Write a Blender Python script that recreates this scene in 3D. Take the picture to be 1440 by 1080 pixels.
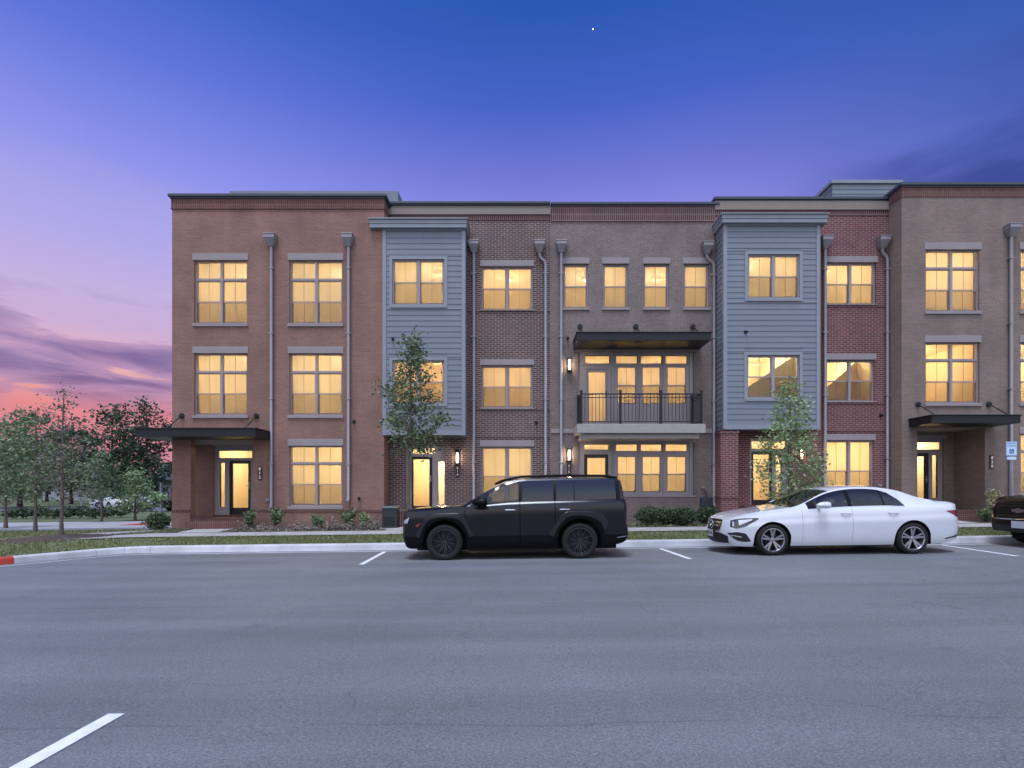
import bpy, bmesh, math, random
import numpy as np
from mathutils import Vector, Matrix, noise as mnoise
R=math.radians
random.seed(7)
SC=bpy.context.scene
for o in list(bpy.data.objects): bpy.data.objects.remove(o)
C=SC.collection
# ---------------------------------------------------------------- camera
F,VX,HY,H=740.0,730.0,690.0,1.43       # focal length and vanishing point measured in the photograph, eye height in metres
cam=bpy.data.cameras.new('camera'); camo=bpy.data.objects.new('camera',cam); C.objects.link(camo)
camo.location=(0,0,H); camo.rotation_euler=(R(90),0,0)
cam.sensor_width=36; cam.lens=F/1440*36
cam.shift_y=(HY-540)/1440; cam.shift_x=-(VX-720)/1440
cam.clip_start=.05; cam.clip_end=3000
SC.camera=camo
def WX(px,Y): return (px-VX)/F*Y
def WZ(py,Y): return H-(py-HY)/F*Y
def lin(c,a=1.0):
    if isinstance(c,str):
        c=c.lstrip('#'); c=[int(c[i:i+2],16)/255 for i in (0,2,4)]
    return tuple([(v/12.92 if v<=.04045 else ((v+.055)/1.055)**2.4) for v in c])+(a,)
# ---------------------------------------------------------------- world: dusk sky
W=bpy.data.worlds.new('World'); SC.world=W; W.use_nodes=True
def build_sky():
    nt=W.node_tree; nt.nodes.clear(); N=nt.nodes.new; L=nt.links.new
    out=N('ShaderNodeOutputWorld'); bg=N('ShaderNodeBackground'); L(bg.outputs[0],out.inputs[0])
    tc=N('ShaderNodeTexCoord'); nm=N('ShaderNodeVectorMath'); nm.operation='NORMALIZE'; L(tc.outputs['Generated'],nm.inputs[0])
    sp=N('ShaderNodeSeparateXYZ'); L(nm.outputs[0],sp.inputs[0])
    def M(op,a,b=None,c=None,clamp=False):
        n=N('ShaderNodeMath'); n.operation=op; n.use_clamp=clamp
        for i,v in enumerate((a,b,c)):
            if v is None: continue
            if isinstance(v,(int,float)): n.inputs[i].default_value=v
            else: L(v,n.inputs[i])
        return n.outputs[0]
    def MR(v,a,b,c=0.,d=1.,smooth=True):
        n=N('ShaderNodeMapRange'); n.interpolation_type='SMOOTHSTEP' if smooth else 'LINEAR'
        L(v,n.inputs[0]); n.inputs[1].default_value=a; n.inputs[2].default_value=b; n.inputs[3].default_value=c; n.inputs[4].default_value=d
        return n.outputs[0]
    def ramp(v,stops):
        n=N('ShaderNodeValToRGB'); L(v,n.inputs[0]); e=n.color_ramp.elements
        while len(e)<len(stops): e.new(.5)
        for k,(p,c) in enumerate(stops): e[k].position=p; e[k].color=lin(c)
        return n.outputs[0]
    def mix(f,a,b):
        n=N('ShaderNodeMix'); n.data_type='RGBA'
        if isinstance(f,(int,float)): n.inputs[0].default_value=f
        else: L(f,n.inputs[0])
        for i,v in ((6,a),(7,b)):
            if isinstance(v,str): n.inputs[i].default_value=lin(v)
            else: L(v,n.inputs[i])
        return n.outputs[2]
    x,y,z=sp.outputs
    elev=M('ARCSINE',z); az=M('ARCTAN2',x,y)          # radians; 0 = north (+Y), left is negative
    e=M('DIVIDE',elev,math.pi/2,clamp=True)
    A=lambda d:d/90.
    left=ramp(e,[(0,'#c98aa0'),(A(4),'#d58a9c'),(A(7),'#e58c92'),(A(9.5),'#eeb0a4'),(A(11.5),'#e2b4c4'),(A(14),'#cbafd6'),(A(17),'#c3b2e2'),(A(22),'#aca8ea'),(A(28),'#8890ea'),(A(34),'#6176da'),(A(40),'#3d62c6'),(A(50),'#2757b4'),(1,'#2a4e9c')])
    right=ramp(e,[(0,'#c79ac8'),(A(10),'#a98fd4'),(A(20),'#938fdf'),(A(27),'#8c8ce2'),(A(31),'#7078d4'),(A(36),'#4864c8'),(A(42),'#2f5ab4'),(A(52),'#2352a6'),(1,'#284a94')])
    far=ramp(e,[(0,'#b07fb4'),(A(10),'#8378bf'),(A(20),'#6668bb'),(A(27),'#4d64bc'),(A(32),'#3d5fb6'),(A(38),'#315aab'),(A(50),'#284a94'),(1,'#284088')])
    back=ramp(e,[(0,'#77747c'),(A(6),'#8f8c96'),(A(12),'#cccad6'),(A(20),'#d2d0e0'),(A(35),'#bccce6'),(A(60),'#8ea4dc'),(1,'#5b6fc0')])  # unseen sky: dark treeline tone painted into low stops for car reflections
    col=mix(MR(az,-.62,.05),left,right)
    col=mix(MR(az,.25,.85),col,far)
    # long flat dusk clouds low over the left horizon
    cv=N('ShaderNodeCombineXYZ'); L(M('MULTIPLY',az,3.6),cv.inputs[0]); L(M('MULTIPLY',elev,21.),cv.inputs[1])
    nz=N('ShaderNodeTexNoise'); nz.inputs['Scale'].default_value=1.0; nz.inputs['Detail'].default_value=5; nz.inputs['Roughness'].default_value=.55; nz.inputs['Distortion'].default_value=.5
    mp=N('ShaderNodeMapping'); mp.inputs['Location'].default_value=(SKYOFF[0],SKYOFF[1],0); L(cv.outputs[0],mp.inputs[0]); L(mp.outputs[0],nz.inputs['Vector'])
    n1=nz.outputs['Fac']
    band=M('MULTIPLY',MR(elev,R(5.5),R(9.5)),MR(elev,R(17.5),R(11.5)))
    lf=MR(az,-.2,-.62)
    m=M('MULTIPLY',M('MULTIPLY',MR(M('ADD',n1,M('MULTIPLY',band,.12)),.5,.57),band),M('ADD',M('MULTIPLY',lf,.75),.2))
    cc=mix(MR(n1,.44,.6),'#b08cb8','#6c5c98')
    col=mix(M('MULTIPLY',m,.92),col,cc)
    # thin high veils
    cv2=N('ShaderNodeCombineXYZ'); L(M('MULTIPLY',az,1.7),cv2.inputs[0]); L(M('MULTIPLY',elev,6.5),cv2.inputs[1]); cv2.inputs[2].default_value=4.2
    nz2=N('ShaderNodeTexNoise'); nz2.inputs['Scale'].default_value=1.2; nz2.inputs['Detail'].default_value=6; L(cv2.outputs[0],nz2.inputs['Vector'])
    m2=M('MULTIPLY',MR(nz2.outputs['Fac'],.5,.7),MR(elev,R(34),R(14)))
    col=mix(M('MULTIPLY',M('MULTIPLY',m2,.3),MR(az,-.1,-.6)),col,'#cbb6de')
    # soft slate cloud low over the roofs at the right
    m3=M('MULTIPLY',M('MULTIPLY',MR(nz2.outputs['Fac'],.38,.6),MR(az,.45,.75)),M('MULTIPLY',MR(elev,R(35.),R(27)),.9))
    col=mix(m3,col,'#3a4a94')
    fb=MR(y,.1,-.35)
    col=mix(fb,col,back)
    L(col,bg.inputs[0])
    st=M('ADD',1.0,M('MULTIPLY',fb,BACKFILL))        # unseen sky behind the camera brightened as added fill for the fronts
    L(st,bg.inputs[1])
SKYOFF=(2.3,.4)
BACKFILL=1.12
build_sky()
fill_sun=bpy.data.lights.new('fill_sun','SUN'); fill_suno=bpy.data.objects.new('fill_sun',fill_sun); C.objects.link(fill_suno)
fill_sun.energy=2.95; fill_sun.angle=R(20); fill_sun.color=(.86,.91,1); fill_suno.rotation_euler=(R(17),0,R(-20)); fill_suno.location=(0,-10,20)  # added soft fill from above; the sun itself has already set
SC.view_settings.view_transform='Standard'; SC.view_settings.look='None'; SC.view_settings.exposure=0; SC.view_settings.gamma=1
SC.render.resolution_x=1440; SC.render.resolution_y=1080
SC.render.engine='CYCLES'
SC.cycles.max_bounces=8; SC.cycles.diffuse_bounces=3; SC.cycles.transparent_max_bounces=24; SC.cycles.glossy_bounces=3
# ---------------------------------------------------------------- helpers
ORG={}
def tag(o,label=None,cat=None,group=None,kind=None):
    if label: o['label']=label
    if cat: o['category']=cat
    if group: o['group']=group
    if kind: o['kind']=kind
    return o
def thing(name,loc,label,cat,group=None,rot=None):
    o=bpy.data.objects.new(name,None); C.objects.link(o); o.location=loc; o.empty_display_size=.3
    if rot: o.rotation_euler=rot
    ORG[o.name]=Vector(loc); return tag(o,label,cat,group)
def smooth_mesh(me,ang=40):
    for p in me.polygons: p.use_smooth=True
    try: me.set_sharp_from_angle(angle=R(ang))
    except Exception: pass
class MB:
    def __init__(s): s.v=[]; s.f=[]; s.m=[]
    def face(s,pts,m=0):
        n=len(s.v); s.v+= [tuple(p) for p in pts]; s.f.append(tuple(range(n,n+len(pts)))); s.m.append(m); return s
    def raw(s,vs,fs,m=0):
        n=len(s.v); s.v+=[tuple(p) for p in vs]
        for f in fs: s.f.append(tuple(i+n for i in f)); s.m.append(m)
        return s
    def box(s,x0,x1,y0,y1,z0,z1,m=0):
        x0,x1=min(x0,x1),max(x0,x1); y0,y1=min(y0,y1),max(y0,y1); z0,z1=min(z0,z1),max(z0,z1)
        v=[(x0,y0,z0),(x1,y0,z0),(x1,y1,z0),(x0,y1,z0),(x0,y0,z1),(x1,y0,z1),(x1,y1,z1),(x0,y1,z1)]
        return s.raw(v,[(0,3,2,1),(4,5,6,7),(0,1,5,4),(1,2,6,5),(2,3,7,6),(3,0,4,7)],m)
    def frus(s,a,b,m=0):   # a,b = (x0,x1,y0,y1,z)
        v=[(a[0],a[2],a[4]),(a[1],a[2],a[4]),(a[1],a[3],a[4]),(a[0],a[3],a[4]),(b[0],b[2],b[4]),(b[1],b[2],b[4]),(b[1],b[3],b[4]),(b[0],b[3],b[4])]
        return s.raw(v,[(0,3,2,1),(4,5,6,7),(0,1,5,4),(1,2,6,5),(2,3,7,6),(3,0,4,7)],m)
    def tube(s,pts,rad,n=8,m=0,cap=True):
        pts=[Vector(p) for p in pts]; rs=rad if isinstance(rad,(list,tuple)) else [rad]*len(pts)
        rings=[]; up=Vector((0,0,1)); prev=None
        for i,p in enumerate(pts):
            d=(pts[min(i+1,len(pts)-1)]-pts[max(i-1,0)])
            if d.length<1e-9: d=Vector((0,0,1))
            d.normalize()
            if prev is None:
                a=d.cross(Vector((0,0,1)) if abs(d.z)<.9 else Vector((1,0,0))).normalized()
            else:
                a=(prev-d*prev.dot(d)); a=a.normalized() if a.length>1e-6 else d.orthogonal().normalized()
            prev=a; b=d.cross(a)
            rings.append([p+(a*math.cos(2*math.pi*k/n)+b*math.sin(2*math.pi*k/n))*rs[i] for k in range(n)])
        vs=[q for r in rings for q in r]; fs=[]
        for i in range(len(pts)-1):
            for k in range(n):
                fs.append((i*n+k,i*n+(k+1)%n,(i+1)*n+(k+1)%n,(i+1)*n+k))
        if cap: fs.append(tuple(reversed(range(n)))); fs.append(tuple(range((len(pts)-1)*n,len(pts)*n)))
        return s.raw(vs,fs,m)
    def lathe(s,prof,c=(0,0,0),axis='y',n=32,m=0):     # prof: (radius, along)
        vs=[];fs=[]
        for r,h in prof:
            for k in range(n):
                a=2*math.pi*k/n; u,w=r*math.cos(a),r*math.sin(a)
                vs.append((c[0]+u,c[1]+h,c[2]+w) if axis=='y' else (c[0]+u,c[1]+w,c[2]+h))
        for i in range(len(prof)-1):
            for k in range(n): fs.append((i*n+k,i*n+(k+1)%n,(i+1)*n+(k+1)%n,(i+1)*n+k))
        return s.raw(vs,fs,m)
    def grid(s,G,m=0,close=False):
        nr=len(G); nc=len(G[0]); vs=[p for r in G for p in r]; fs=[]
        for i in range(nr-1):
            for j in range(nc-1): fs.append((i*nc+j,i*nc+j+1,(i+1)*nc+j+1,(i+1)*nc+j))
        return s.raw(vs,fs,m)
    def build(s,name,mat,parent=None,smooth=False,bevel=0,ang=40,normals=False):
        me=bpy.data.meshes.new(name)
        org=ORG[parent.name] if parent is not None else Vector((0,0,0))
        me.from_pydata([(a-org.x,b-org.y,c-org.z) for a,b,c in s.v],[],s.f)
        mats=mat if isinstance(mat,(list,tuple)) else [mat]
        for q in mats: me.materials.append(q)
        if len(mats)>1: me.polygons.foreach_set('material_index',s.m)
        me.validate(); me.update()
        if normals or bevel:
            bm=bmesh.new(); bm.from_mesh(me); bmesh.ops.remove_doubles(bm,verts=bm.verts,dist=1e-4)
            if normals: bmesh.ops.recalc_face_normals(bm,faces=bm.faces)
            if bevel:
                ed=[e for e in bm.edges if len(e.link_faces)==2 and e.calc_face_angle(0)>.5]
                bmesh.ops.bevel(bm,geom=ed,offset=bevel,segments=2,affect='EDGES',profile=.5)
            bm.to_mesh(me); bm.free()
        if smooth: smooth_mesh(me,ang)
        o=bpy.data.objects.new(name,me); C.objects.link(o)
        if parent is not None: o.parent=parent
        ORG[o.name]=org
        return o
def struct(o): o['kind']='structure'; return o
def copy_tree(o,parent=None):
    c=o.copy(); C.objects.link(c); c.parent=parent
    for ch in o.children: copy_tree(ch,c)
    return c
# ---------------------------------------------------------------- materials
def newmat(name):
    m=bpy.data.materials.new(name); m.use_nodes=True; nt=m.node_tree
    return m,nt,nt.nodes['Principled BSDF'],nt.nodes.new,nt.links.new
def noise_mix(nt,col,amount,scale,vec=None,detail=5):
    N=nt.nodes.new; L=nt.links.new
    nz=N('ShaderNodeTexNoise'); nz.inputs['Scale'].default_value=scale; nz.inputs['Detail'].default_value=detail
    if vec is not None: L(vec,nz.inputs['Vector'])
    mr=N('ShaderNodeMapRange'); L(nz.outputs['Fac'],mr.inputs[0]); mr.inputs[1].default_value=.3; mr.inputs[2].default_value=.7
    mr.inputs[3].default_value=1-amount; mr.inputs[4].default_value=1+amount
    mx=N('ShaderNodeVectorMath'); mx.operation='SCALE'
    if isinstance(col,tuple): mx.inputs[0].default_value=col[:3]
    else: L(col,mx.inputs[0])
    L(mr.outputs[0],mx.inputs['Scale'])
    return mx.outputs[0],nz.outputs['Fac']
def plain(name,col,rough=.6,metal=0,var=.08,scale=6,bump=0,coat=0,world=True,spec=None):
    m,nt,b,N,L=newmat(name); col=lin(col) if isinstance(col,str) else tuple(col)+(1,)
    if world: vec=N('ShaderNodeNewGeometry').outputs['Position']
    else: vec=N('ShaderNodeTexCoord').outputs['Object']
    c,f=noise_mix(nt,col,var,scale,vec)
    L(c,b.inputs['Base Color']); b.inputs['Roughness'].default_value=rough; b.inputs['Metallic'].default_value=metal
    b.inputs['Coat Weight'].default_value=coat; b.inputs['Coat Roughness'].default_value=.04
    if spec is not None: b.inputs['Specular IOR Level'].default_value=spec
    if bump:
        bp=N('ShaderNodeBump'); bp.inputs['Strength'].default_value=bump; bp.inputs['Distance'].default_value=.01; L(f,bp.inputs['Height']); L(bp.outputs[0],b.inputs['Normal'])
    return m
def brick(name,c1,c2,mortar,soldier=False,var=.13,bw=.205,bh=.0677,ms=.009,bias=0.):
    m,nt,b,N,L=newmat(name)
    g=N('ShaderNodeNewGeometry'); sp=N('ShaderNodeSeparateXYZ'); L(g.outputs['Position'],sp.inputs[0])
    ad=N('ShaderNodeMath'); ad.operation='ADD'; L(sp.outputs[0],ad.inputs[0]); L(sp.outputs[1],ad.inputs[1])
    cb=N('ShaderNodeCombineXYZ')
    if soldier: L(sp.outputs[2],cb.inputs[0]); L(ad.outputs[0],cb.inputs[1])
    else: L(ad.outputs[0],cb.inputs[0]); L(sp.outputs[2],cb.inputs[1])
    bt=N('ShaderNodeTexBrick'); L(cb.outputs[0],bt.inputs['Vector'])
    bt.inputs['Color1'].default_value=lin(c1); bt.inputs['Color2'].default_value=lin(c2); bt.inputs['Mortar'].default_value=lin(mortar)
    bt.inputs['Scale'].default_value=1; bt.inputs['Brick Width'].default_value=bw; bt.inputs['Row Height'].default_value=bh
    bt.inputs['Mortar Size'].default_value=ms; bt.inputs['Mortar Smooth'].default_value=.2; bt.inputs['Bias'].default_value=bias
    if soldier: bt.offset=0
    c,f=noise_mix(nt,bt.outputs['Color'],var,1.1,g.outputs['Position'],8)
    mp=N('ShaderNodeMapping'); mp.inputs['Scale'].default_value=(2.2,2.2,.22); L(g.outputs['Position'],mp.inputs[0]); c,fs=noise_mix(nt,c,.07,1.,mp.outputs[0],5)
    c2_,f2=noise_mix(nt,c,.18,26,g.outputs['Position'],2)
    L(c2_,b.inputs['Base Color']); b.inputs['Roughness'].default_value=.9
    bp=N('ShaderNodeBump'); bp.inputs['Strength'].default_value=.55; bp.inputs['Distance'].default_value=.008; bp.invert=True
    L(bt.outputs['Fac'],bp.inputs['Height']); L(bp.outputs[0],b.inputs['Normal'])
    return m
def emis(name,col,st,diff=None):
    m,nt,b,N,L=newmat(name); b.inputs['Emission Color'].default_value=lin(col); b.inputs['Emission Strength'].default_value=st
    b.inputs['Base Color'].default_value=lin(diff or col); return m
def glassmat(name,tint,gloss=.5,rough=.02,fres=1.45):
    m,nt,b,N,L=newmat(name); nt.nodes.remove(b); out=nt.nodes['Material Output']
    t=N('ShaderNodeBsdfTransparent'); t.inputs[0].default_value=tuple(tint)+(1,)
    g=N('ShaderNodeBsdfGlossy'); g.inputs['Roughness'].default_value=rough; g.inputs[0].default_value=(.95,.95,1,1)
    fr=N('ShaderNodeFresnel'); fr.inputs[0].default_value=fres
    ml=N('ShaderNodeMath'); ml.operation='MULTIPLY'; L(fr.outputs[0],ml.inputs[0]); ml.inputs[1].default_value=gloss; ml.use_clamp=True
    mx=N('ShaderNodeMixShader'); L(ml.outputs[0],mx.inputs[0]); L(t.outputs[0],mx.inputs[1]); L(g.outputs[0],mx.inputs[2]); L(mx.outputs[0],out.inputs[0])
    return m
def screenmat(name,op):
    m,nt,b,N,L=newmat(name); out=nt.nodes['Material Output']; b.inputs['Base Color'].default_value=lin('#55402c'); b.inputs['Roughness'].default_value=.9
    t=N('ShaderNodeBsdfTransparent'); mx=N('ShaderNodeMixShader'); mx.inputs[0].default_value=op
    L(t.outputs[0],mx.inputs[1]); L(b.outputs[0],mx.inputs[2]); L(mx.outputs[0],out.inputs[0]); return m
def leafmat(name,c1,c2,c3=None,trans=.25,rough=.6):
    m,nt,b,N,L=newmat(name); out=nt.nodes['Material Output']
    g=N('ShaderNodeNewGeometry'); rp=N('ShaderNodeValToRGB'); L(g.outputs['Random Per Island'],rp.inputs[0])
    e=rp.color_ramp.elements; e[0].color=lin(c1); e[1].color=lin(c2)
    if c3: q=e.new(.85); q.color=lin(c3); e[1].position=1.0; 
    L(rp.outputs[0],b.inputs['Base Color']); b.inputs['Roughness'].default_value=rough
    tr=N('ShaderNodeBsdfTranslucent'); L(rp.outputs[0],tr.inputs[0])
    mx=N('ShaderNodeMixShader'); mx.inputs[0].default_value=trans; L(b.outputs[0],mx.inputs[1]); L(tr.outputs[0],mx.inputs[2]); L(mx.outputs[0],out.inputs[0])
    return m
def asphalt():
    m,nt,b,N,L=newmat('asphalt'); p=N('ShaderNodeNewGeometry').outputs['Position']
    c,f=noise_mix(nt,lin('#717478'),.13,.35,p,6)
    mp=N('ShaderNodeMapping'); mp.inputs['Scale'].default_value=(.12,1.6,1); L(p,mp.inputs[0])
    c2,f2=noise_mix(nt,c,.13,1.0,mp.outputs[0],6)
    c3,f3=noise_mix(nt,c2,.34,75,p,4)
    vo=N('ShaderNodeTexVoronoi'); vo.inputs['Scale'].default_value=60; L(p,vo.inputs['Vector'])
    mr=N('ShaderNodeMapRange'); L(vo.outputs['Distance'],mr.inputs[0]); mr.inputs[1].default_value=.0; mr.inputs[2].default_value=.6; mr.inputs[3].default_value=1.12; mr.inputs[4].default_value=.8
    sc=N('ShaderNodeVectorMath'); sc.operation='SCALE'; L(c3,sc.inputs[0]); L(mr.outputs[0],sc.inputs['Scale'])
    # paving seams, hairline cracks and old stains: marks in the surface itself
    sp=N('ShaderNodeSeparateXYZ'); L(p,sp.inputs[0])
    def mth(op,a_,b_=None,cl=False):
        n=N('ShaderNodeMath'); n.operation=op; n.use_clamp=cl
        for i,v in enumerate((a_,b_)):
            if v is None: continue
            if isinstance(v,(int,float)): n.inputs[i].default_value=v
            else: L(v,n.inputs[i])
        return n.outputs[0]
    def rng(v,a0,a1,b0,b1):
        n=N('ShaderNodeMapRange'); L(v,n.inputs[0]); n.inputs[1].default_value=a0; n.inputs[2].default_value=a1; n.inputs[3].default_value=b0; n.inputs[4].default_value=b1; return n.outputs[0]
    wn=N('ShaderNodeTexNoise'); wn.inputs['Scale'].default_value=.5; wn.inputs['Detail'].default_value=6; L(p,wn.inputs['Vector'])
    yw=mth('ADD',sp.outputs[1],mth('MULTIPLY',wn.outputs['Fac'],.35))
    seam=1.
    for y0,wd in ((6.85,.022),(9.95,.018),(3.4,.014)):
        d=mth('ABSOLUTE',mth('SUBTRACT',yw,y0)); q=rng(d,0,wd,.72,1.); seam=mth('MULTIPLY',q,seam) if not isinstance(seam,float) else q
    bn=N('ShaderNodeTexNoise'); bn.inputs['Scale'].default_value=.7; L(p,bn.inputs['Vector']); mixs=mth('MAXIMUM',seam,rng(bn.outputs['Fac'],.42,.55,0.,1.))
    vc=N('ShaderNodeTexVoronoi'); vc.feature='DISTANCE_TO_EDGE'; vc.inputs['Scale'].default_value=.33; wv=N('ShaderNodeVectorMath'); wv.operation='ADD'; L(p,wv.inputs[0]); ws=N('ShaderNodeVectorMath'); ws.operation='SCALE'; L(wn.outputs['Color'],ws.inputs[0]); ws.inputs['Scale'].default_value=2.2; L(ws.outputs[0],wv.inputs[1]); L(wv.outputs[0],vc.inputs['Vector'])
    crack=mth('MAXIMUM',rng(vc.outputs['Distance'],0,.0035,.7,1.),rng(bn.outputs['Fac'],.5,.6,1.,0.))
    st=N('ShaderNodeTexNoise'); st.inputs['Scale'].default_value=1.5; st.inputs['Detail'].default_value=3; L(p,st.inputs['Vector']); stain=rng(st.outputs['Fac'],.66,.74,1.,.86)
    s2=N('ShaderNodeVectorMath'); s2.operation='SCALE'; L(sc.outputs[0],s2.inputs[0]); L(mth('MULTIPLY',mth('MULTIPLY',mixs,crack),stain),s2.inputs['Scale'])
    L(s2.outputs[0],b.inputs['Base Color'])
    b.inputs['Roughness'].default_value=.62; b.inputs['Specular IOR Level'].default_value=.5
    rr=N('ShaderNodeMapRange'); L(f2,rr.inputs[0]); rr.inputs[3].default_value=.5; rr.inputs[4].default_value=.8; L(rr.outputs[0],b.inputs['Roughness'])
    bp=N('ShaderNodeBump'); bp.inputs['Strength'].default_value=.55; bp.inputs['Distance'].default_value=.01; L(f3,bp.inputs['Height']); L(bp.outputs[0],b.inputs['Normal'])
    return m
M={}
M['asphalt']=asphalt()
M['concrete']=plain('concrete','#a8a6a8',.85,var=.13,scale=2.2,bump=.15)
M['kerb']=plain('kerb_concrete','#b6b6ba',.85,var=.2,scale=1.7,bump=.15)
M['path']=plain('path_concrete','#9c9a9a',.85,var=.12,scale=1.3,bump=.1)
M['line']=plain('road_paint','#d9dbe0',.6,var=.12,scale=9)
M['redpaint']=plain('red_kerb_paint','#b23a28',.6,var=.15,scale=5)
M['lawn']=plain('lawn_soil','#56603c',.95,var=.3,scale=1.4,bump=.4)
M['mulch']=plain('mulch','#4a3b34',.95,var=.4,scale=22,bump=.9)
M['brickA']=brick('brick_salmon','#8f685c','#826054','#867066')
M['brickAs']=brick('brick_salmon_soldier','#6c443d','#603c38','#7a625c',True)
M['brickB']=brick('brick_dark_blend','#5a403c','#433533','#8e7f7a',ms=.013,var=.1)
M['brickBs']=brick('brick_dark_soldier','#603836','#502f30','#80706c',True,ms=.012)
M['brickC']=brick('brick_taupe','#7d6e6a','#72645f','#807672')
M['brickD']=brick('brick_dark_red','#723c3b','#5b3032','#8d7876',ms=.011,var=.1)
M['brickE']=brick('brick_brown','#84736a','#796961','#81746c')
M['brickEs']=brick('brick_brown_soldier','#6a4641','#603e3b','#80695f',True)
M['stone']=plain('precast_stone','#92898a',.8,var=.06,scale=2,bump=.05)
M['frame']=plain('window_vinyl','#968d8e',.5,var=.03)
M['siding']=plain('blue_grey_siding','#747b85',.6,var=.05,scale=1.5)
M['trim']=plain('grey_trim','#868b94',.55,var=.05,scale=2)
M['cap']=plain('dark_metal_coping','#3f4650',.45,metal=.3,var=.06)
M['tan']=plain('tan_fascia','#84786f',.7,var=.05)
M['dark']=plain('black_metal','#1e2127',.42,metal=.2,var=.05,spec=.4)
M['door']=plain('black_door_paint','#15161b',.35,var=.05)
M['spout']=plain('grey_aluminium','#8e8a8e',.45,metal=.25,var=.05)
M['soffit']=plain('soffit','#8f857c',.8)
M['slab']=plain('balcony_slab','#9c9895',.75,var=.06)
M['wall_in']=plain('interior_paint','#e3d3b4',.9,var=.02)
M['ceil_in']=plain('interior_ceiling','#f0e6cf',.9,var=.01)
M['floor_in']=plain('interior_wood','#7a5331',.6,var=.2)
M['cab']=plain('interior_cabinet','#b48a58',.6,var=.05)
M['white_in']=plain('interior_white','#efe9dc',.6,var=.02)
M['glass']=glassmat('window_glass',(.93,.95,.95),.8)
M['screen']=screenmat('insect_screen',.36)
M['lamp']=emis('lantern_glow','#ffdcb4',1.35)
M['plate']=plain('number_plaque_brown','#3c2823',.5)
M['digit']=emis('digit_white','#fff0e4',.25,'#e8ddd4')
M['leafA']=leafmat('leaf_street','#2f4030','#5f7650','#86996a')
M['leafB']=leafmat('leaf_light','#5f7a4e','#8da86c','#a6bb88')
M['leafD']=leafmat('leaf_dark','#26352e','#465a44','#5c7052')
M['leafM']=leafmat('leaf_mid','#405a3e','#6b8660','#889c70')
M['leafP']=leafmat('leaf_sparse','#54565a','#73786c','#7c8468')
M['leafY']=leafmat('leaf_yellow','#6d7346','#a39d6c','#b9ae86')
M['leafDry']=leafmat('leaf_dry','#6d6058','#94857c','#a79b92')
M['hedge']=leafmat('leaf_hedge','#1c2a1d','#3a5034','#5a7048')
M['grassb']=leafmat('grass_blade','#56643f','#7c8658','#979a68')
M['bark']=plain('bark','#6a6059',.95,var=.3,scale=14,bump=.6,world=False)
M['barkD']=plain('bark_dark','#3a3230',.95,var=.3,scale=9,bump=.5,world=False)
# ---------------------------------------------------------------- ground
S=.012
def gz(x): return S*max(-30,min(45,x))
def terr(x,y):
    a=np.interp(y,[0,13.25,14.6,15.8,17.0,19],[.15,.15,.255,.27,.33,.33])
    b=np.interp(y,[0,8,13.3,14.6,17,20,22],[.14,.14,.15,.22,.22,.10,.02])
    t=min(1,max(0,(x+12.2)/1.2)); return float(gz(x)+b*(1-t)+a*t)
CURB=[(60,12.7),(-9.0,12.7)]
# rounded kerb line: it bends out towards the camera at the left
def arc(p0,p1,p2,n=8):
    out=[]
    for i in range(n+1):
        t=i/n; out.append(((1-t)**2*p0[0]+2*t*(1-t)*p1[0]+t*t*p2[0],(1-t)**2*p0[1]+2*t*(1-t)*p1[1]+t*t*p2[1]))
    return out
CURB=[(60,12.7)]+arc((-8.9,12.7),(-9.45,12.7),(-9.7,12.3),5)+arc((-11.2,9.8),(-12.2,8.2),(-15,7.9),6)+[(-60,7.6)]
def offs(path,o):
    out=[]
    for i,p in enumerate(path):
        a=Vector(path[max(i-1,0)]); b=Vector(path[min(i+1,len(path)-1)]); d=(b-a).normalized()
        n=Vector((d.y,-d.x))   # right-hand side when walking from right to left = lawn side
        # mitre
        if 0<i<len(path)-1:
            d1=(Vector(p)-a).normalized(); n1=Vector((d1.y,-d1.x)); k=1/max(.6,n.dot(n1))
        else: k=1
        out.append((p[0]+n.x*o*k,p[1]+n.y*o*k))
    return out
def resample(path,step):
    out=[]; 
    for i in range(len(path)-1):
        a=Vector(path[i]); b=Vector(path[i+1]); n=max(1,round((b-a).length/step))
        for k in range(n): out.append(tuple(a.lerp(b,k/n)))
    out.append(path[-1]); return out
def kerb(path,mat,name,red=None):
    prof=[(0,-.03),(0,.006),(.40,-.012),(.425,.115),(.44,.138),(.47,.15),(.60,.153),(.60,-.05)]
    P=resample(path,1.525)
    rows=[[ (q[0],q[1],gz(q[0])+z) for q in offs(P,o)] for o,z in prof]
    a=MB(); b=MB()
    for i in range(len(P)-1):
        mid=((P[i][0]+P[i+1][0])/2,(P[i][1]+P[i+1][1])/2)
        isred= red and red(mid)
        for k in range(len(prof)-1):
            q0,q1=Vector(rows[k][i]),Vector(rows[k][i+1]); r0,r1=Vector(rows[k+1][i]),Vector(rows[k+1][i+1])
            g=.006/max(.2,(q1-q0).length) if i%2==0 else 0
            t=(b if (isred and 2<=k<=5) else a)
            t.face([q0.lerp(q1,g),q0.lerp(q1,1),r0.lerp(r1,1),r0.lerp(r1,g)])
    struct(a.build('kerb',mat,smooth=False,normals=False))
    if red and b.f: struct(b.build('painted_kerb',M['redpaint']))
kerb(CURB,M['kerb'],'kerb',red=lambda p: p[0]<-10.35)
INNER=offs(resample(CURB,.5),.5)
def seg_near(path,x,y):
    best=None; p=Vector((x,y))
    for i in range(len(path)-1):
        a=Vector(path[i]); b=Vector(path[i+1]); d=b-a; t=max(0,min(1,(p-a).dot(d)/d.length_squared)); q=a+d*t; r=(p-q).length
        if best is None or r<best[0]: best=(r,q,(d.x*(p.y-a.y)-d.y*(p.x-a.x)))
    return best
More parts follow.
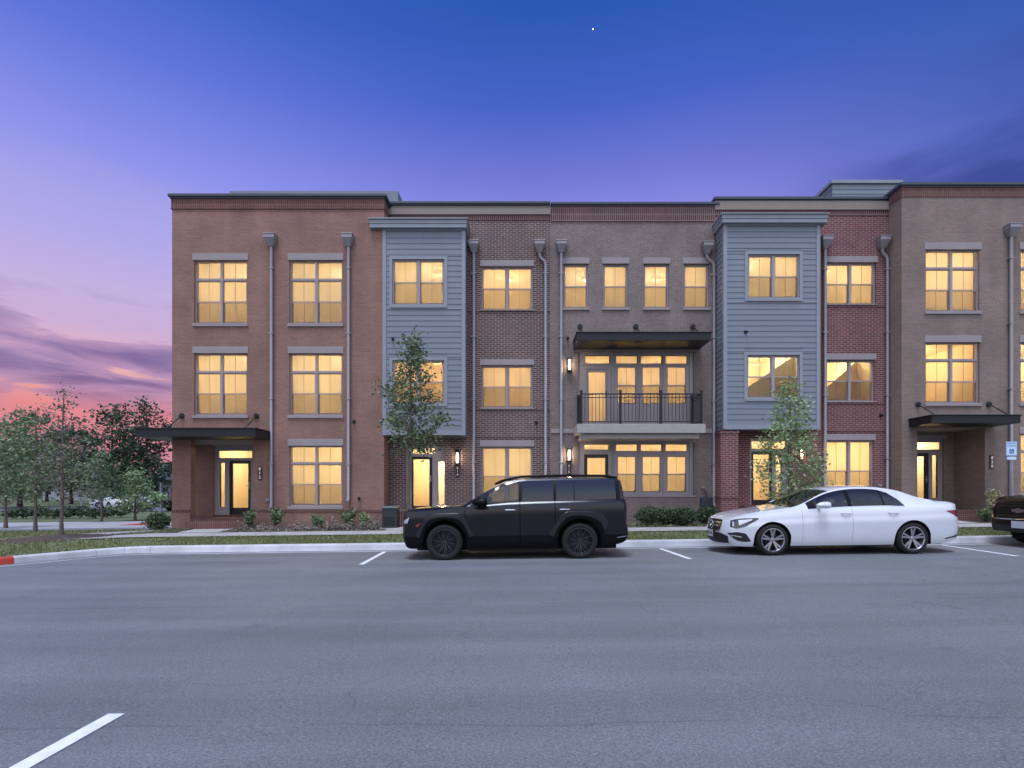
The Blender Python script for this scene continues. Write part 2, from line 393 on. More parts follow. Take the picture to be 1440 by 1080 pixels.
def lawn():
    mb=MB(); xs=list(np.arange(-60,-20,2.))+list(np.arange(-20,-8,.25))+list(np.arange(-8,60.1,2.)); ys=list(np.arange(7.,13,.25))+list(np.arange(13,22.01,.3))
    V={}
    COARSE=[(60,13.2),(-9.25,13.24),(-10.2,12.72),(-11.7,10.15),(-12.5,8.75),(-15,8.4),(-60,8.1)]
    def vert(i,j):
        if (i,j) in V: return V[i,j]
        x,y=xs[i],ys[j]; r,q,s=seg_near(COARSE,x,y); inside = s<0
        if not inside: x,y=q.x,q.y
        z=terr(x,y)-.012
        V[i,j]=(len(mb.v),inside); mb.v.append((x,y,z)); return V[i,j]
    for i in range(len(xs)-1):
        for j in range(len(ys)-1):
            if xs[i]>-11.2 and ys[j]>17.1: continue
            q=[vert(i,j),vert(i+1,j),vert(i+1,j+1),vert(i,j+1)]
            if not any(k[1] for k in q): continue
            mb.f.append(tuple(k[0] for k in q)); mb.m.append(0)
    struct(mb.build('lawn',M['lawn'],smooth=True))
lawn()
def sheet(name,mat,x0,x1,y0,y1,h,nx=24,ny=4,z=None):
    mb=MB(); G=[[ (x,y,(z or (lambda a,b:gz(a)))(x,y)+h) for x in np.linspace(x0,x1,nx+1)] for y in np.linspace(y0,y1,ny+1)]
    mb.grid(G); return struct(mb.build(name,mat,smooth=True))
def xsheet(name,mat,y0,y1,h):
    xs=[-1500,-200,-30,0,45,200,1500]; mb=MB(); mb.grid([[ (x,y,gz(x)+h) for x in xs] for y in (y0,y1)]); return struct(mb.build(name,mat))
xsheet('ground',M['lawn'],-1200,2500,-.045)
mb=MB(); xs=[-60,-30,0,45,60]; mb.grid([[ (x,y,gz(x)) for x in xs] for y in (-30,7.4,13.0)]); struct(mb.build('road',M['asphalt']))
# parking lines
def line(pts,w=.1,h=.005):
    mb=MB()
    a,b=Vector(pts[0]),Vector(pts[1]); d=(b-a).normalized(); n=Vector((-d.y,d.x))*w/2
    mb.face([(p.x,p.y,gz(p.x)+h) for p in (a-n,b-n,b+n,a+n)]); return mb
k=0
for (xa,ya,xb,yb) in [(-3.13,10.42,-3.22,12.62),(3.47,10.66,3.38,12.62),(9.95,10.5,10.15,12.62)]:
    struct(line([(xa,ya),(xb,yb)]).build('parking_line',M['line']))
struct(line([(-2.62,.6),(-2.63,3.44)],.11).build('parking_line',M['line']))
# pavements
sheet('sidewalk',M['path'],-12.9,45,14.6,15.8,.012,60,2,terr)
struct(MB().grid([[ (x+ (0.35*math.sin((y-14.6)*.25)),y,terr(x,y)+.008) for x in np.linspace(-14.1,-12.85,3)] for y in np.linspace(14.6,25,16)]).build('side_path',M['path']))
sheet('planting_bed',M['mulch'],-11.0,45,15.8,17.7,.006,60,4,lambda x,y:terr(x,y)+.0)
sheet('entry_path',M['path'],-10.3,-9.05,15.8,16.75,.02,2,2,terr)
sheet('entry_path',M['path'],11.9,13.8,15.8,16.75,.02,2,2,terr)
sheet('entry_path',M['path'],-4.05,-2.5,15.8,16.6,.02,2,2,terr)
sheet('entry_path',M['path'],7.4,8.9,15.8,17.4,.02,2,2,terr)
sheet('alley',M['path'],-60,-13,23.2,29,.0,10,2)
sheet('side_street',M['asphalt'],-60,-12.5,20.6,23.2,.004,10,2,lambda x,y:gz(x)+.004)
sheet('far_street',M['asphalt'],-200,-16,46,60,-.01,10,2)
sheet('ramp_pad',M['redpaint'],-19.2,-17.9,25.2,26.6,.012,2,2)
# mulch ring
mb=MB(); c=(-13.35,15.35)
mb.v.append((c[0],c[1],terr(*c)+.09)); n=28
for r,h in ((.5,.07),(1.0,.03),(1.35,-.01)):
    for k in range(n):
        a=2*math.pi*k/n; rr=r*(1+.08*math.sin(3*a+r)); x,y=c[0]+rr*math.cos(a)*1.1,c[1]+rr*math.sin(a); mb.v.append((x,y,terr(x,y)+h))
for k in range(n):
    mb.f.append((0,1+k,1+(k+1)%n))
    for j in range(2): mb.f.append((1+j*n+k,1+(j+1)*n+k,1+(j+1)*n+(k+1)%n,1+j*n+(k+1)%n))
mb.m=[0]*len(mb.f)
struct(mb.build('mulch_ring',M['mulch'],smooth=True))
# turf blades
def blades(name,region,n,hmin,hmax,w,mat,seed,label,cat='grass',avoid=None):
    rnd=random.Random(seed); mb=MB()
    while len(mb.f)<n:
        x,y=region(rnd)
        if avoid and avoid(x,y): continue
        if mnoise.noise(Vector((x*.9,y*.9,3)))<-.15 and rnd.random()<.6: continue
        z=terr(x,y)-.015; a=rnd.uniform(0,6.28); hh=rnd.uniform(hmin,hmax); ww=w*rnd.uniform(.6,1.3); lx,ly=rnd.gauss(0,.4)*hh,rnd.gauss(0,.4)*hh
        dx,dy=math.cos(a)*ww,math.sin(a)*ww
        mb.face([(x-dx,y-dy,z),(x+dx,y+dy,z),(x+lx,y+ly,z+hh)])
    o=mb.build(name,mat); tag(o,label,cat,kind='stuff'); return o
def reg_front(r): return r.uniform(-9.6,16),r.uniform(13.34,14.57)
blades('grass',reg_front,26000,.03,.085,.010,M['grassb'],1,'short green turf strip between the kerb and the sidewalk')
def reg_left(r): return r.uniform(-24,-9.4),r.uniform(9,21)
COARSE2=[(60,13.3),(-9.05,13.3),(-10.2,12.65),(-11.7,10.2),(-12.6,8.85),(-60,8.2)]
def avl(x,y):
    r,q,s=seg_near(COARSE2,x,y)
    if s>0: return True
    if x>-12.95 and 14.6<y<15.85: return True
    if -14.2<x<-12.5 and y>14.6: return True
    if x>-11.1 and y>15.8: return True
    if (x+13.35)**2+(y-15.35)**2<1.5: return True
    return y>20.5
blades('grass',reg_left,34000,.03,.09,.013,M['grassb'],2,'short green lawn on the street corner left of the brick house',avoid=avl)
# ---------------------------------------------------------------- houses
def wall_holes(mb,x0,x1,z0,z1,Y,holes,th=.25,m=0,mr=0):
    xs=sorted({x0,x1,*[h[0] for h in holes],*[h[1] for h in holes]}); zs=sorted({z0,z1,*[h[2] for h in holes],*[h[3] for h in holes]})
    xs=[x for x in xs if x0-1e-6<=x<=x1+1e-6]; zs=[z for z in zs if z0-1e-6<=z<=z1+1e-6]
    for i in range(len(xs)-1):
        for j in range(len(zs)-1):
            cx,cz=(xs[i]+xs[i+1])/2,(zs[j]+zs[j+1])/2
            if any(h[0]<cx<h[1] and h[2]<cz<h[3] for h in holes): continue
            a,b,c,d=xs[i],xs[i+1],zs[j],zs[j+1]
            mb.face([(a,Y,c),(b,Y,c),(b,Y,d),(a,Y,d)],m); mb.face([(a,Y+th,d),(b,Y+th,d),(b,Y+th,c),(a,Y+th,c)],m)
    for a,b,c,d in holes:
        c2=max(c,z0)
        mb.face([(a,Y,c2),(a,Y,d),(a,Y+th,d),(a,Y+th,c2)],mr); mb.face([(b,Y,d),(b,Y,c2),(b,Y+th,c2),(b,Y+th,d)],mr)
        mb.face([(a,Y,d),(b,Y,d),(b,Y+th,d),(a,Y+th,d)],mr)
        if c>z0: mb.face([(b,Y,c),(a,Y,c),(a,Y+th,c),(b,Y+th,c)],mr)
def window(house,x0,x1,z0,z1,Y,cols=2,transom=None,meet=.5,lintel=None,sill=None,munt=True,rec=.07,midw=.075,label=None,blind=True):
    """one window: frame mesh + pane, insect_screen, lintel, sill as its children"""
    f=MB(); e=.036; y0,y1=Y+rec,Y+rec+.09
    f.box(x0,x0+e,y0,y1,z0,z1); f.box(x1-e,x1,y0,y1,z0,z1); f.box(x0+e,x1-e,y0,y1,z1-e,z1); f.box(x0+e,x1-e,y0,y1,z0,z0+e)
    W_=x1-x0; cw=(W_-2*e-(cols-1)*midw)/cols
    pane=MB(); scr=MB()
    for c in range(cols-1):
        a=x0+e+(c+1)*cw+c*midw; f.box(a,a+midw,y0-.012,y1,z0+e,z1-e)
    for c in range(cols):
        a=x0+e+c*(cw+midw); b=a+cw; bot,top=z0+e,z1-e
        if transom:
            zt=transom; f.box(a,b,y0-.006,y1,zt-.035,zt+.035); 
            pane.face([(a,y0+.05,zt+.035),(b,y0+.05,zt+.035),(b,y0+.05,top),(a,y0+.05,top)])
            if munt: f.box((a+b)/2-.005,(a+b)/2+.005,y0+.042,y0+.058,zt+.035,top)
            top=zt-.035
        zm=bot+(top-bot)*(1-meet)
        s=.03
        # upper sash (outer) and lower sash (set back)
        f.box(a,a+s,y0+.02,y0+.05,zm,top); f.box(b-s,b,y0+.02,y0+.05,zm,top); f.box(a+s,b-s,y0+.02,y0+.05,top-s,top); f.box(a,b,y0+.02,y0+.056,zm-.022,zm+.022)
        f.box(a,a+s,y0+.055,y0+.085,bot,zm-.022); f.box(b-s,b,y0+.055,y0+.085,bot,zm-.022); f.box(a+s,b-s,y0+.055,y0+.085,bot,bot+s+.015)
        pane.face([(a+s,y0+.036,zm+.022),(b-s,y0+.036,zm+.022),(b-s,y0+.036,top-s),(a+s,y0+.036,top-s)])
        pane.face([(a+s,y0+.07,bot+s),(b-s,y0+.07,bot+s),(b-s,y0+.07,zm-.02),(a+s,y0+.07,zm-.02)])
        if munt:
            mx_=(a+b)/2; f.box(mx_-.005,mx_+.005,y0+.030,y0+.042,zm+.022,top-s); f.box(mx_-.005,mx_+.005,y0+.064,y0+.076,bot+s,zm-.022)
        scr.face([(a+.012,y0+.018,bot+.01),(b-.012,y0+.018,bot+.01),(b-.012,y0+.018,zm-.022),(a+.012,y0+.018,zm-.022)])
    w=f.build('window',M['frame'],house)
    if blind:
        bl=MB(); bl.face([(x0+.02,y1+.06,z0+.02),(x1-.02,y1+.06,z0+.02),(x1-.02,y1+.06,z1-.02),(x0+.02,y1+.06,z1-.02)]); bl.build('blind',M['blind'],w)
    if label: w['label']=label
    pane.build('pane',M['glass'],w); scr.build('insect_screen',M['screen'],w)
    if lintel:
        MB().box(x0-.05,x1+.05,Y-.025,Y+.12,z1+.001,z1+lintel).build('lintel',M['stone'],w,bevel=.006)
    if sill:
        MB().box(x0-.05,x1+.05,Y-.045,Y+rec,z0-sill,z0-.001).build('sill',M['stone'],w,bevel=.006)
    return w
def P(px0,px1,py0,py1,Y):   # pixel box -> x0,x1,z0,z1
    return WX(px0,Y),WX(px1,Y),WZ(py1,Y),WZ(py0,Y)
def room(house,x0,x1,y0,y1,z0,z1,power,items=None,col=(1,.84,.55),kind=0,lx=None):
    mb=MB()
    mb.face([(x0,y1,z0),(x1,y1,z0),(x1,y1,z1),(x0,y1,z1)],0)
    mb.face([(x0,y0,z0),(x0,y1,z0),(x0,y1,z1),(x0,y0,z1)],0); mb.face([(x1,y0,z0),(x1,y1,z0),(x1,y1,z1),(x1,y0,z1)],0)
    mb.face([(x0,y0,z0),(x1,y0,z0),(x1,y1,z0),(x0,y1,z0)],2)
    mb.face([(x0,y0,z1),(x1,y0,z1),(x1,y1,z1),(x0,y1,z1)],1)
    rn=random.Random(int(x0*100+z0*37)); w=x1-x0
    # a cased doorway, skirting and cornice on the back wall
    dx=x0+w*rn.uniform(.25,.6); mb.box(dx,dx+.9,y1-.03,y1-.004,z0,z0+2.1,3); mb.box(dx+.08,dx+.82,y1-.035,y1-.0305,z0,z0+2.02,4)
    mb.box(x0,x1,y1-.02,y1-.002,z1-.1,z1,4)
    mb.box(x0+.02,x1-.02,y0+.5,y0+.5+.001,z1-.001,z1-.0005,4)
    if kind==1:   # kitchen: cupboards, shelf line, hood
        mb.box(x0+.1,x1-.1,y1-.65,y1-.04,z0,z0+.92,5); mb.box(x0+.05,x1-.05,y1-.68,y1-.03,z0+.92,z0+.96,4)
        k=x0+.2
        while k<x1-.7:
            mb.box(k,k+.52,y1-.38,y1-.04,z0+1.45,z0+2.45,5); mb.box(k+.05,k+.47,y1-.39,y1-.381,z0+1.5,z0+2.4,4 if rn.random()<.3 else 5); k+=.56
    if kind==2:   # stair rake rising across the room
        mb.face([(x0+.3*w,y0+1.2,z0+1.2),(x1,y0+1.2,z0+2.5),(x1,y0+1.2,z0+.1),(x0+.3*w,y0+1.2,z0)],0)
        mb.box(x0+.1*w,x0+.16*w,y0+.9,y0+1.0,z0,z1,4)
    o=mb.build('room',[M['wall_in'],M['ceil_in'],M['floor_in'],M['white_in'],M['white_in'],M['cab']],house)
    ym=y0+min(2.1,(y1-y0)*.58)
    n=2 if w>4.5 else 1
    for k in range(n):
        cx=x0+w*(k+.5)/n if lx is None else lx
        l=bpy.data.lights.new('room_light','POINT'); l.energy=power/n*LP; l.color=col; l.shadow_soft_size=.14
        lo=bpy.data.objects.new('room_light',l); C.objects.link(lo); lo.location=(cx,ym,z1-.42)
        f=MB(); f.lathe([(.0,0),(.15,0),(.16,.03),(.02,.05),(.012,.12)],(cx,ym,z1-.125),'z',20); f.build('ceiling_lamp',M['white_in'],house,smooth=True)
LP=1.75
def spout(house,x,Y,ztop,zbot,elbow=0,wide=.17,drop=.34):
    h=MB()
    h.box(x-wide,x+wide,Y-.26,Y-.004,ztop-.10,ztop); h.box(x-wide-.015,x+wide+.015,Y-.275,Y-.003,ztop,ztop+.03)
    h.frus((x-.075,x+.075,Y-.13,Y-.004,ztop-drop),(x-wide,x+wide,Y-.26,Y-.004,ztop-.10))
    d=MB(); x2=x+elbow; r=.052
    if elbow:
        d.tube([(x,Y-.07,ztop-drop+.02),(x,Y-.07,ztop-drop-.06),(x+elbow*.2,Y-.07,ztop-drop-.16),(x+elbow*.8,Y-.07,ztop-drop-.26),(x2,Y-.07,ztop-drop-.36),(x2,Y-.07,zbot+.12),(x2,Y-.13,zbot+.04),(x2,Y-.24,zbot)],r,10)
    else: d.tube([(x,Y-.07,ztop-drop+.02),(x,Y-.07,zbot+.12),(x,Y-.13,zbot+.04),(x,Y-.24,zbot)],r,10)
    k=ztop-drop-.7
    while k>zbot+.4: d.box(x2-.075,x2+.075,Y-.125,Y-.002,k,k+.035); k-=2.1
    o=d.build('downspout',M['spout'],house,smooth=True,ang=50); h.build('conductor_head',M['spout'],o,bevel=.006)
def siding(house,x0,x1,z0,z1,Y,holes,name='siding'):
    """lap siding with real shadow lines, cut round the windows"""
    mb=MB(); e=.178; z=z0
    while z<z1-.01:
        zt=min(z+e,z1); segs=[(x0,x1)]
        for h in holes:
            if h[3]>z+.02 and h[2]<zt-.02:
                n=[]
                for a,b in segs:
                    if h[0]>a: n.append((a,min(b,h[0])))
                    if h[1]<b: n.append((max(a,h[1]),b))
                    if h[0]<=a and h[1]>=b: pass
                segs=[q for q in n if q[1]-q[0]>.01]
        for a,b in segs:
            mb.face([(a,Y-.015,z),(b,Y-.015,z),(b,Y-.003,zt),(a,Y-.003,zt)]); mb.face([(a,Y,z),(b,Y,z),(b,Y-.015,z),(a,Y-.015,z)])
            mb.face([(a,Y,z),(a,Y-.015,z),(a,Y-.003,zt),(a,Y,zt)]); mb.face([(b,Y,z),(b,Y,zt),(b,Y-.003,zt),(b,Y-.015,z)])
        z+=e
    return mb.build(name,M['siding'],house)
def siding_x(house,X,y0,y1,z0,z1,side,name='side_siding'):
    mb=MB(); e=.178; z=z0
    while z<z1-.01:
        zt=min(z+e,z1); mb.face([(X+side*.015,y0,z),(X+side*.015,y1,z),(X+side*.003,y1,zt),(X+side*.003,y0,zt)]); mb.face([(X,y0,z),(X,y1,z),(X+side*.015,y1,z),(X+side*.015,y0,z)]); z+=e
    return mb.build(name,M['siding'],house)
def coping(mb,x0,x1,y0,y1,z,h=.14,o=.05):
    mb.box(x0-o,x1+o,y0-o,y1,z,z+h*.35); mb.box(x0-o*1.8,x1+o*1.8,y0-o*1.8,y1,z+h*.35,z+h)
def text_mesh(s,size,x,y,z,name,mat,parent,depth=.004,vertical=False,align='CENTER',rot=(R(90),0,0)):
    out=MB()
    rows=list(s) if vertical else [s]
    for i,t in enumerate(rows):
        cu=bpy.data.curves.new('t','FONT'); cu.body=t; cu.size=size; cu.extrude=depth; cu.align_x=align; cu.align_y='CENTER'
        to=bpy.data.objects.new('t',cu); C.objects.link(to); bpy.context.view_layer.update()
        me=to.to_mesh(); Mx=Matrix.Translation((x,y,z-i*size*1.0))@Matrix.Rotation(rot[0],4,'X')
        vs=[tuple(Mx@v.co) for v in me.vertices]; out.raw(vs,[tuple(p.vertices) for p in me.polygons])
        to.to_mesh_clear(); bpy.data.objects.remove(to)
    return out.build(name,mat,parent)
def entry_door(house,x0,x1,z0,z1,Y,glass,handle='r'):
    """black framed door with a full glass light"""
    g0,g1,gz0,gz1=glass; mb=MB()
    mb.box(x0,g0,Y,Y+.045,z0,z1); mb.box(g1,x1,Y,Y+.045,z0,z1); mb.box(g0,g1,Y,Y+.045,z0,gz0); mb.box(g0,g1,Y,Y+.045,gz1,z1)
    d=mb.build('door',M['door'],house,bevel=.004)
    p=MB(); p.face([(g0,Y+.02,gz0),(g1,Y+.02,gz0),(g1,Y+.02,gz1),(g0,Y+.02,gz1)]); p.build('pane',M['frost'],d)
    hx=x1-.06 if handle=='r' else x0+.06
    h=MB(); h.box(hx-.02,hx+.02,Y-.012,Y-.001,z0+.9,z0+1.12); h.tube([(hx,Y-.05,z0+1.0),(hx-(.11 if handle=='r' else -.11),Y-.05,z0+1.0)],.01); h.tube([(hx,Y,z0+1.0),(hx,Y-.05,z0+1.0)],.009); h.build('handle',M['spout'],d,smooth=True)
    return d
M['frost']=screenmat('frosted_door_glass',.12)
M['frost']=glassmat('door_glass',(.95,.93,.88),.8)
def lit_panel(house,x0,x1,z0,z1,Y,name,munt=0):
    """framed fixed light (sidelight or transom)"""
    f=MB(); e=.03
    f.box(x0-e,x0,Y-.015,Y+.05,z0-e,z1+e); f.box(x1,x1+e,Y-.015,Y+.05,z0-e,z1+e); f.box(x0,x1,Y-.015,Y+.05,z1,z1+e); f.box(x0,x1,Y-.015,Y+.05,z0-e,z0)
    o=f.build(name,M['frame'],house); p=MB(); p.face([(x0,Y+.02,z0),(x1,Y+.02,z0),(x1,Y+.02,z1),(x0,Y+.02,z1)]); p.build('pane',M['glass'],o); return o
def wall_lamp(house,x,z,Y,h=.34,w=.15):
    b=MB(); b.box(x-.05,x+.05,Y-.02,Y-.002,z-h*.55,z+h*.6)
    b.box(x-w/2-.02,x+w/2+.02,Y-.17,Y-.02,z+h/2,z+h/2+.03); b.frus((x-w/2-.01,x+w/2+.01,Y-.16,Y-.02,z+h/2+.03),(x-.03,x+.03,Y-.11,Y-.05,z+h/2+.09)); b.box(x-w/2-.01,x+w/2+.01,Y-.16,Y-.02,z-h/2-.03,z-h/2)
    for sx in (-1,1):
        for yy in (Y-.158,Y-.03): b.box(x+sx*w/2-.008,x+sx*w/2+.008,yy-.008,yy+.008,z-h/2,z+h/2)
    o=b.build('wall_lamp',M['dark'],house)
    g=MB(); g.lathe([(0,-h/2+.005),(w*.30,-h/2+.005),(w*.30,h/2-.01),(0,h/2-.005)],(x,Y-.09,z),'z',14); g.build('lamp_glass',M['lamp'],o,smooth=True)
    l=bpy.data.lights.new('lantern_light','POINT'); l.energy=10; l.color=(1,.78,.55); l.shadow_soft_size=.04
    lo=bpy.data.objects.new('lantern_light',l); C.objects.link(lo); lo.location=(x,Y-.22,z)
def plaque(house,x,zt,Y,s,size=.135):
    n=len(s); w=.085; h=n*size+.05
    b=MB(); b.box(x-w/2-.02,x+w/2+.02,Y-.03,Y-.003,zt-h,zt); o=b.build('number_plaque',M['plate'],house,bevel=.008)
    text_mesh(s,size,x,Y-.034,zt-.025-size/2,'digits',M['digit'],o,vertical=True)
def rods(house,canopy,pts,Y,out,ztop,dx=-.05):
    for (x,z) in pts:
        b=MB(); b.lathe([(0,0),(.085,0),(.085,.035),(0,.035)],(x,Y-.04,z),'y',16); b.tube([(x,Y-.03,z),(x,Y-out,ztop)],.016,6); b.tube([(x,Y-out,ztop+.02),(x,Y-out-.05,ztop-.03)],.03,6)
        b.build('tie_rod',M['dark'],canopy,smooth=True)
def fitting(house,x,z,Y,kind='camera'):
    b=MB()
    if kind=='camera': b.box(x-.04,x+.04,Y-.03,Y-.002,z-.05,z+.05); b.tube([(x,Y-.03,z),(x+.03,Y-.12,z-.02)],.03,10)
    else: b.box(x-.06,x+.06,Y-.05,Y-.002,z-.03,z+.06); b.tube([(x,Y-.05,z),(x,Y-.1,z-.03)],.025,8)
    b.build('wall_fixture' if kind=='camera' else 'outdoor_socket',M['dark'] if kind=='camera' else M['spout'],house,bevel=.004)
def blindmat():
    m,nt,b,N,L=newmat('sheer_blind'); out=nt.nodes['Material Output']; b.inputs['Base Color'].default_value=lin('#e6d6b8'); b.inputs['Roughness'].default_value=.9
    tr=N('ShaderNodeBsdfTranslucent'); t=N('ShaderNodeBsdfTransparent')
    g=N('ShaderNodeNewGeometry'); mp=N('ShaderNodeMapping'); mp.inputs['Scale'].default_value=(9,9,.35); L(g.outputs['Position'],mp.inputs[0])
    c1,f1=noise_mix(nt,lin('#f3e0bb'),.10,1.0,mp.outputs[0],3); c2,f2=noise_mix(nt,c1,.13,.9,g.outputs['Position'],2)
    oi=N('ShaderNodeObjectInfo'); mr=N('ShaderNodeMapRange'); L(oi.outputs['Random'],mr.inputs[0]); mr.inputs[3].default_value=.80; mr.inputs[4].default_value=1.0
    sc=N('ShaderNodeVectorMath'); sc.operation='SCALE'; L(c2,sc.inputs[0]); L(mr.outputs[0],sc.inputs['Scale']); L(sc.outputs[0],tr.inputs[0])
    m1=N('ShaderNodeMixShader'); m1.inputs[0].default_value=.55; L(b.outputs[0],m1.inputs[1]); L(tr.outputs[0],m1.inputs[2])
    m2=N('ShaderNodeMixShader'); m2.inputs[0].default_value=.07; L(m1.outputs[0],m2.inputs[1]); L(t.outputs[0],m2.inputs[2]); L(m2.outputs[0],out.inputs[0]); return m
M['blind']=blindmat()
YA,YB,YE=17.0,17.6,17.0
def rearwall(h,X0,X1,Y,base,z):
    MB().box(X0+.01,X1-.01,Y+9.8,Y+10,base,z-.01).build('rear_wall',M['brickA'],h)
# ======================= house A: salmon brick corner house
def house_A():
    Y=YA; X0,X1=WX(242,Y),WX(540,Y); zr=WZ(280,Y); base=.1
    h=thing('townhouse',((X0+X1)/2,Y+4,0),'salmon brick corner townhouse with a covered corner porch at the left end of the row','townhouse','townhouses of the row')
    wins=[]
    for (a,b,c,d,tr) in [(273,347,366,455,392),(407,481,366,455,392),(273,347,497,584,522.5),(407,481,497,584,522.5),(407,481,627,712,651)]:
        x0,x1,z0,z1=P(a,b,c,d,Y); wins.append((x0,x1,z0,z1,WZ(tr,Y)))
    porch=(WX(268,Y),WX(356,Y),-.2,WZ(618,Y))
    pierx=WX(268,Y)-.42
    w=MB(); holes=[q[:4] for q in wins]+[porch]
    wall_holes(w,X0+.001,X1,base,WZ(293,Y),Y,holes)
    # water table and base: proud course
    zw=WZ(717,Y)
    for a,b in ((X0,porch[0]),(porch[1],X1)):
        w.box(a-.0,b,Y-.028,Y-.0005,base,zw-.07)
    # side walls, back
    D=10
    pz=porch[3]; YP=Y+1.2
    w.face([(X0,Y,pz),(X0,Y+D,pz),(X0,Y+D,WZ(293,Y)),(X0,Y,WZ(293,Y))]); w.face([(X0,YP,base),(X0,Y+D,base),(X0,Y+D,pz),(X0,YP,pz)])
    w.face([(X1,Y+D,base),(X1,Y,base),(X1,Y,WZ(293,Y)),(X1,Y+D,WZ(293,Y))]); w.face([(X0,Y+D,base),(X1,Y+D,base),(X1,Y+D,WZ(293,Y)),(X0,Y+D,WZ(293,Y))])
    # pier return
    px1=porch[0]; w.face([(X0,Y,base),(X0,Y+.249,base),(X0,Y+.249,pz),(X0,Y,pz)])
    # porch back wall with entry opening, right wall
    ex0,ex1=WX(300,YP),WX(357,YP)-.02; ez1=WZ(627,YP)
    wall_holes(w,X0,porch[1]+.35,base,pz,YP,[(ex0,ex1,-.2,ez1)],.2)
    w.face([(porch[1],Y+.25,base),(porch[1],YP,base),(porch[1],YP,pz),(porch[1],Y+.25,pz)])
    w.build('wall',M['brickA'],h)
    s=MB(); s.box(X0-.02,X1+.02,Y-.02,Y+.25,WZ(293,Y),zr-.001); s.box(X0-.03,X1+.03,Y-.035,Y+.2,WZ(293,Y)-.03,WZ(293,Y)-.001); s.box(X0-.02,X0+.22,Y+.25,Y+D,WZ(293,Y),zr-.001); s.box(X1-.22,X1+.02,Y+.25,Y+D,WZ(293,Y),zr-.001)
    s.build('soldier_course',M['brickAs'],h)
    s=MB()
    for a,b in ((X0,porch[0]),(porch[1],X1)): s.box(a-.01,b,Y-.045,Y-.0006,zw-.07,zw)
    s.build('water_table',M['brickAs'],h)
    c=MB(); coping(c,X0,X1,Y,Y+D,zr); c.build('coping',M['cap'],h,bevel=.008)
    MB().box(X0+.2,X1-.2,Y+.2,Y+D,WZ(300,Y),WZ(300,Y)+.05).build('roof',M['cap'],h)
    for i,q in enumerate(wins): window(h,*q[:4],Y,2,q[4],.5,.22,.10)
    c=MB(); c.face([(X0,Y+.3,pz-.002),(porch[1],Y+.3,pz-.002),(porch[1],YP,pz-.002),(X0,YP,pz-.002)]); c.box(X0+.05,porch[1],Y+.251,Y+.3,pz-.14,pz); c.build('porch_ceiling',M['soffit'],h)
    # porch floor and steps
    fz=WZ(724,YP); f=MB(); f.box(X0+.03,porch[1]-.002,Y+.02,YP+.3,base,fz-.06); f.box(porch[0]+.002,porch[1]-.004,Y-.3,Y+.018,base,WZ(738,Y-.2)+.12)
    f.build('porch_step',M['brickAs'],h)
    MB().box(ex0,ex1,YP-.05,YP+.15,fz-.06,fz).build('threshold',M['brickAs'],h)
    # entry frame
    e=MB(); Yd=YP+.05
    tx0,tx1,tz0,tz1=P(307,354.5,634,644,Yd); dx0,dx1,dz0,dz1=P(322.5,352.5,648,723,Yd); sx0,sx1,sz0,sz1=P(309.5,316,651,713,Yd)
    wall_holes(e,ex0,ex1,fz,ez1,Yd,[(tx0,tx1,tz0,tz1),(dx0,dx1,fz-.01,dz1),(sx0,sx1,sz0,sz1)],.08)
    e.box(ex0-.03,ex1+.03,YP-.02,YP+.03,ez1,ez1+.12)
    e.build('entry_frame',M['frame'],h)
    entry_door(h,dx0,dx1,fz+.01,dz1,Yd+.03,(WX(326.5,Yd),WX(348.5,Yd),WZ(714,Yd),WZ(652,Yd)))
    lit_panel(h,tx0,tx1,tz0,tz1,Yd+.02,'transom'); lit_panel(h,sx0,sx1,sz0,sz1,Yd+.02,'sidelight')
    # canopy over the corner
    yf=Y-1.0; cx0,cx1=WX(190,yf),WX(359,yf); ct,cb=WZ(603,yf),WZ(614,yf)
    c=MB(); c.box(cx0,cx1,yf,Y-.003,cb,ct); c.box(cx0,X0-.003,Y-.003,Y+2.2,cb,ct); c.box(cx0-.03,cx1+.03,yf-.03,Y-.004,ct,ct+.035); c.box(cx0-.03,X0-.004,Y-.004,Y+2.2,ct,ct+.035)
    co=c.build('canopy',M['dark'],h,bevel=.008)
    rods(h,co,[(WX(256,Y),WZ(585,Y)),(WX(361,Y),WZ(585,Y))],Y,.75,ct+.04)
    plaque(h,WX(366,Y),WZ(655.5,Y),Y,'812')
    spout(h,WX(383,Y),Y,WZ(334,Y),WZ(716,Y)); spout(h,WX(491,Y),Y,WZ(334,Y),WZ(706,Y))
    fitting(h,WX(498,Y),WZ(593,Y),Y); fitting(h,WX(505,Y),WZ(701,Y),Y); fitting(h,WX(377,Y),WZ(704,Y),Y,'socket')
    for zc,zf,kd in ((WZ(352,Y),WZ(478,Y),0),(WZ(484,Y),WZ(606,Y),0)):
        room(h,X0+.15,WX(380,Y),Y+.26,Y+3.6,zf,zc,85,kind=0); room(h,WX(384,Y),X1-.1,Y+.26,Y+3.6,zf,zc,85,kind=1 if kd else 0)
    room(h,porch[1]+.4,X1-.1,Y+.26,Y+3.6,WZ(735,Y),WZ(612,Y),95)
    room(h,X0+.3,porch[1]+.36,YP+.26,YP+3,fz,WZ(616,YP),60)
    # grey roof-access house on top
    Yr=Y+1.8; r0,r1,rz0,rz1=P(323,560,300,268.5,Yr); r=MB(); r.box(r0,r1,Yr,Yr+4.2,rz0,rz1-.12); a=r.build('roof_house',M['siding'],h); MB().box(r0-.06,r1+.06,Yr-.06,Yr+4.26,rz1-.12,rz1).build('roof_trim',M['trim'],a)
    siding(h,r0,r1,rz0,rz1-.13,Yr-.001,[]); siding_x(h,r1+.001,Yr,Yr+4.2,rz0,rz1-.13,1)
house_A()
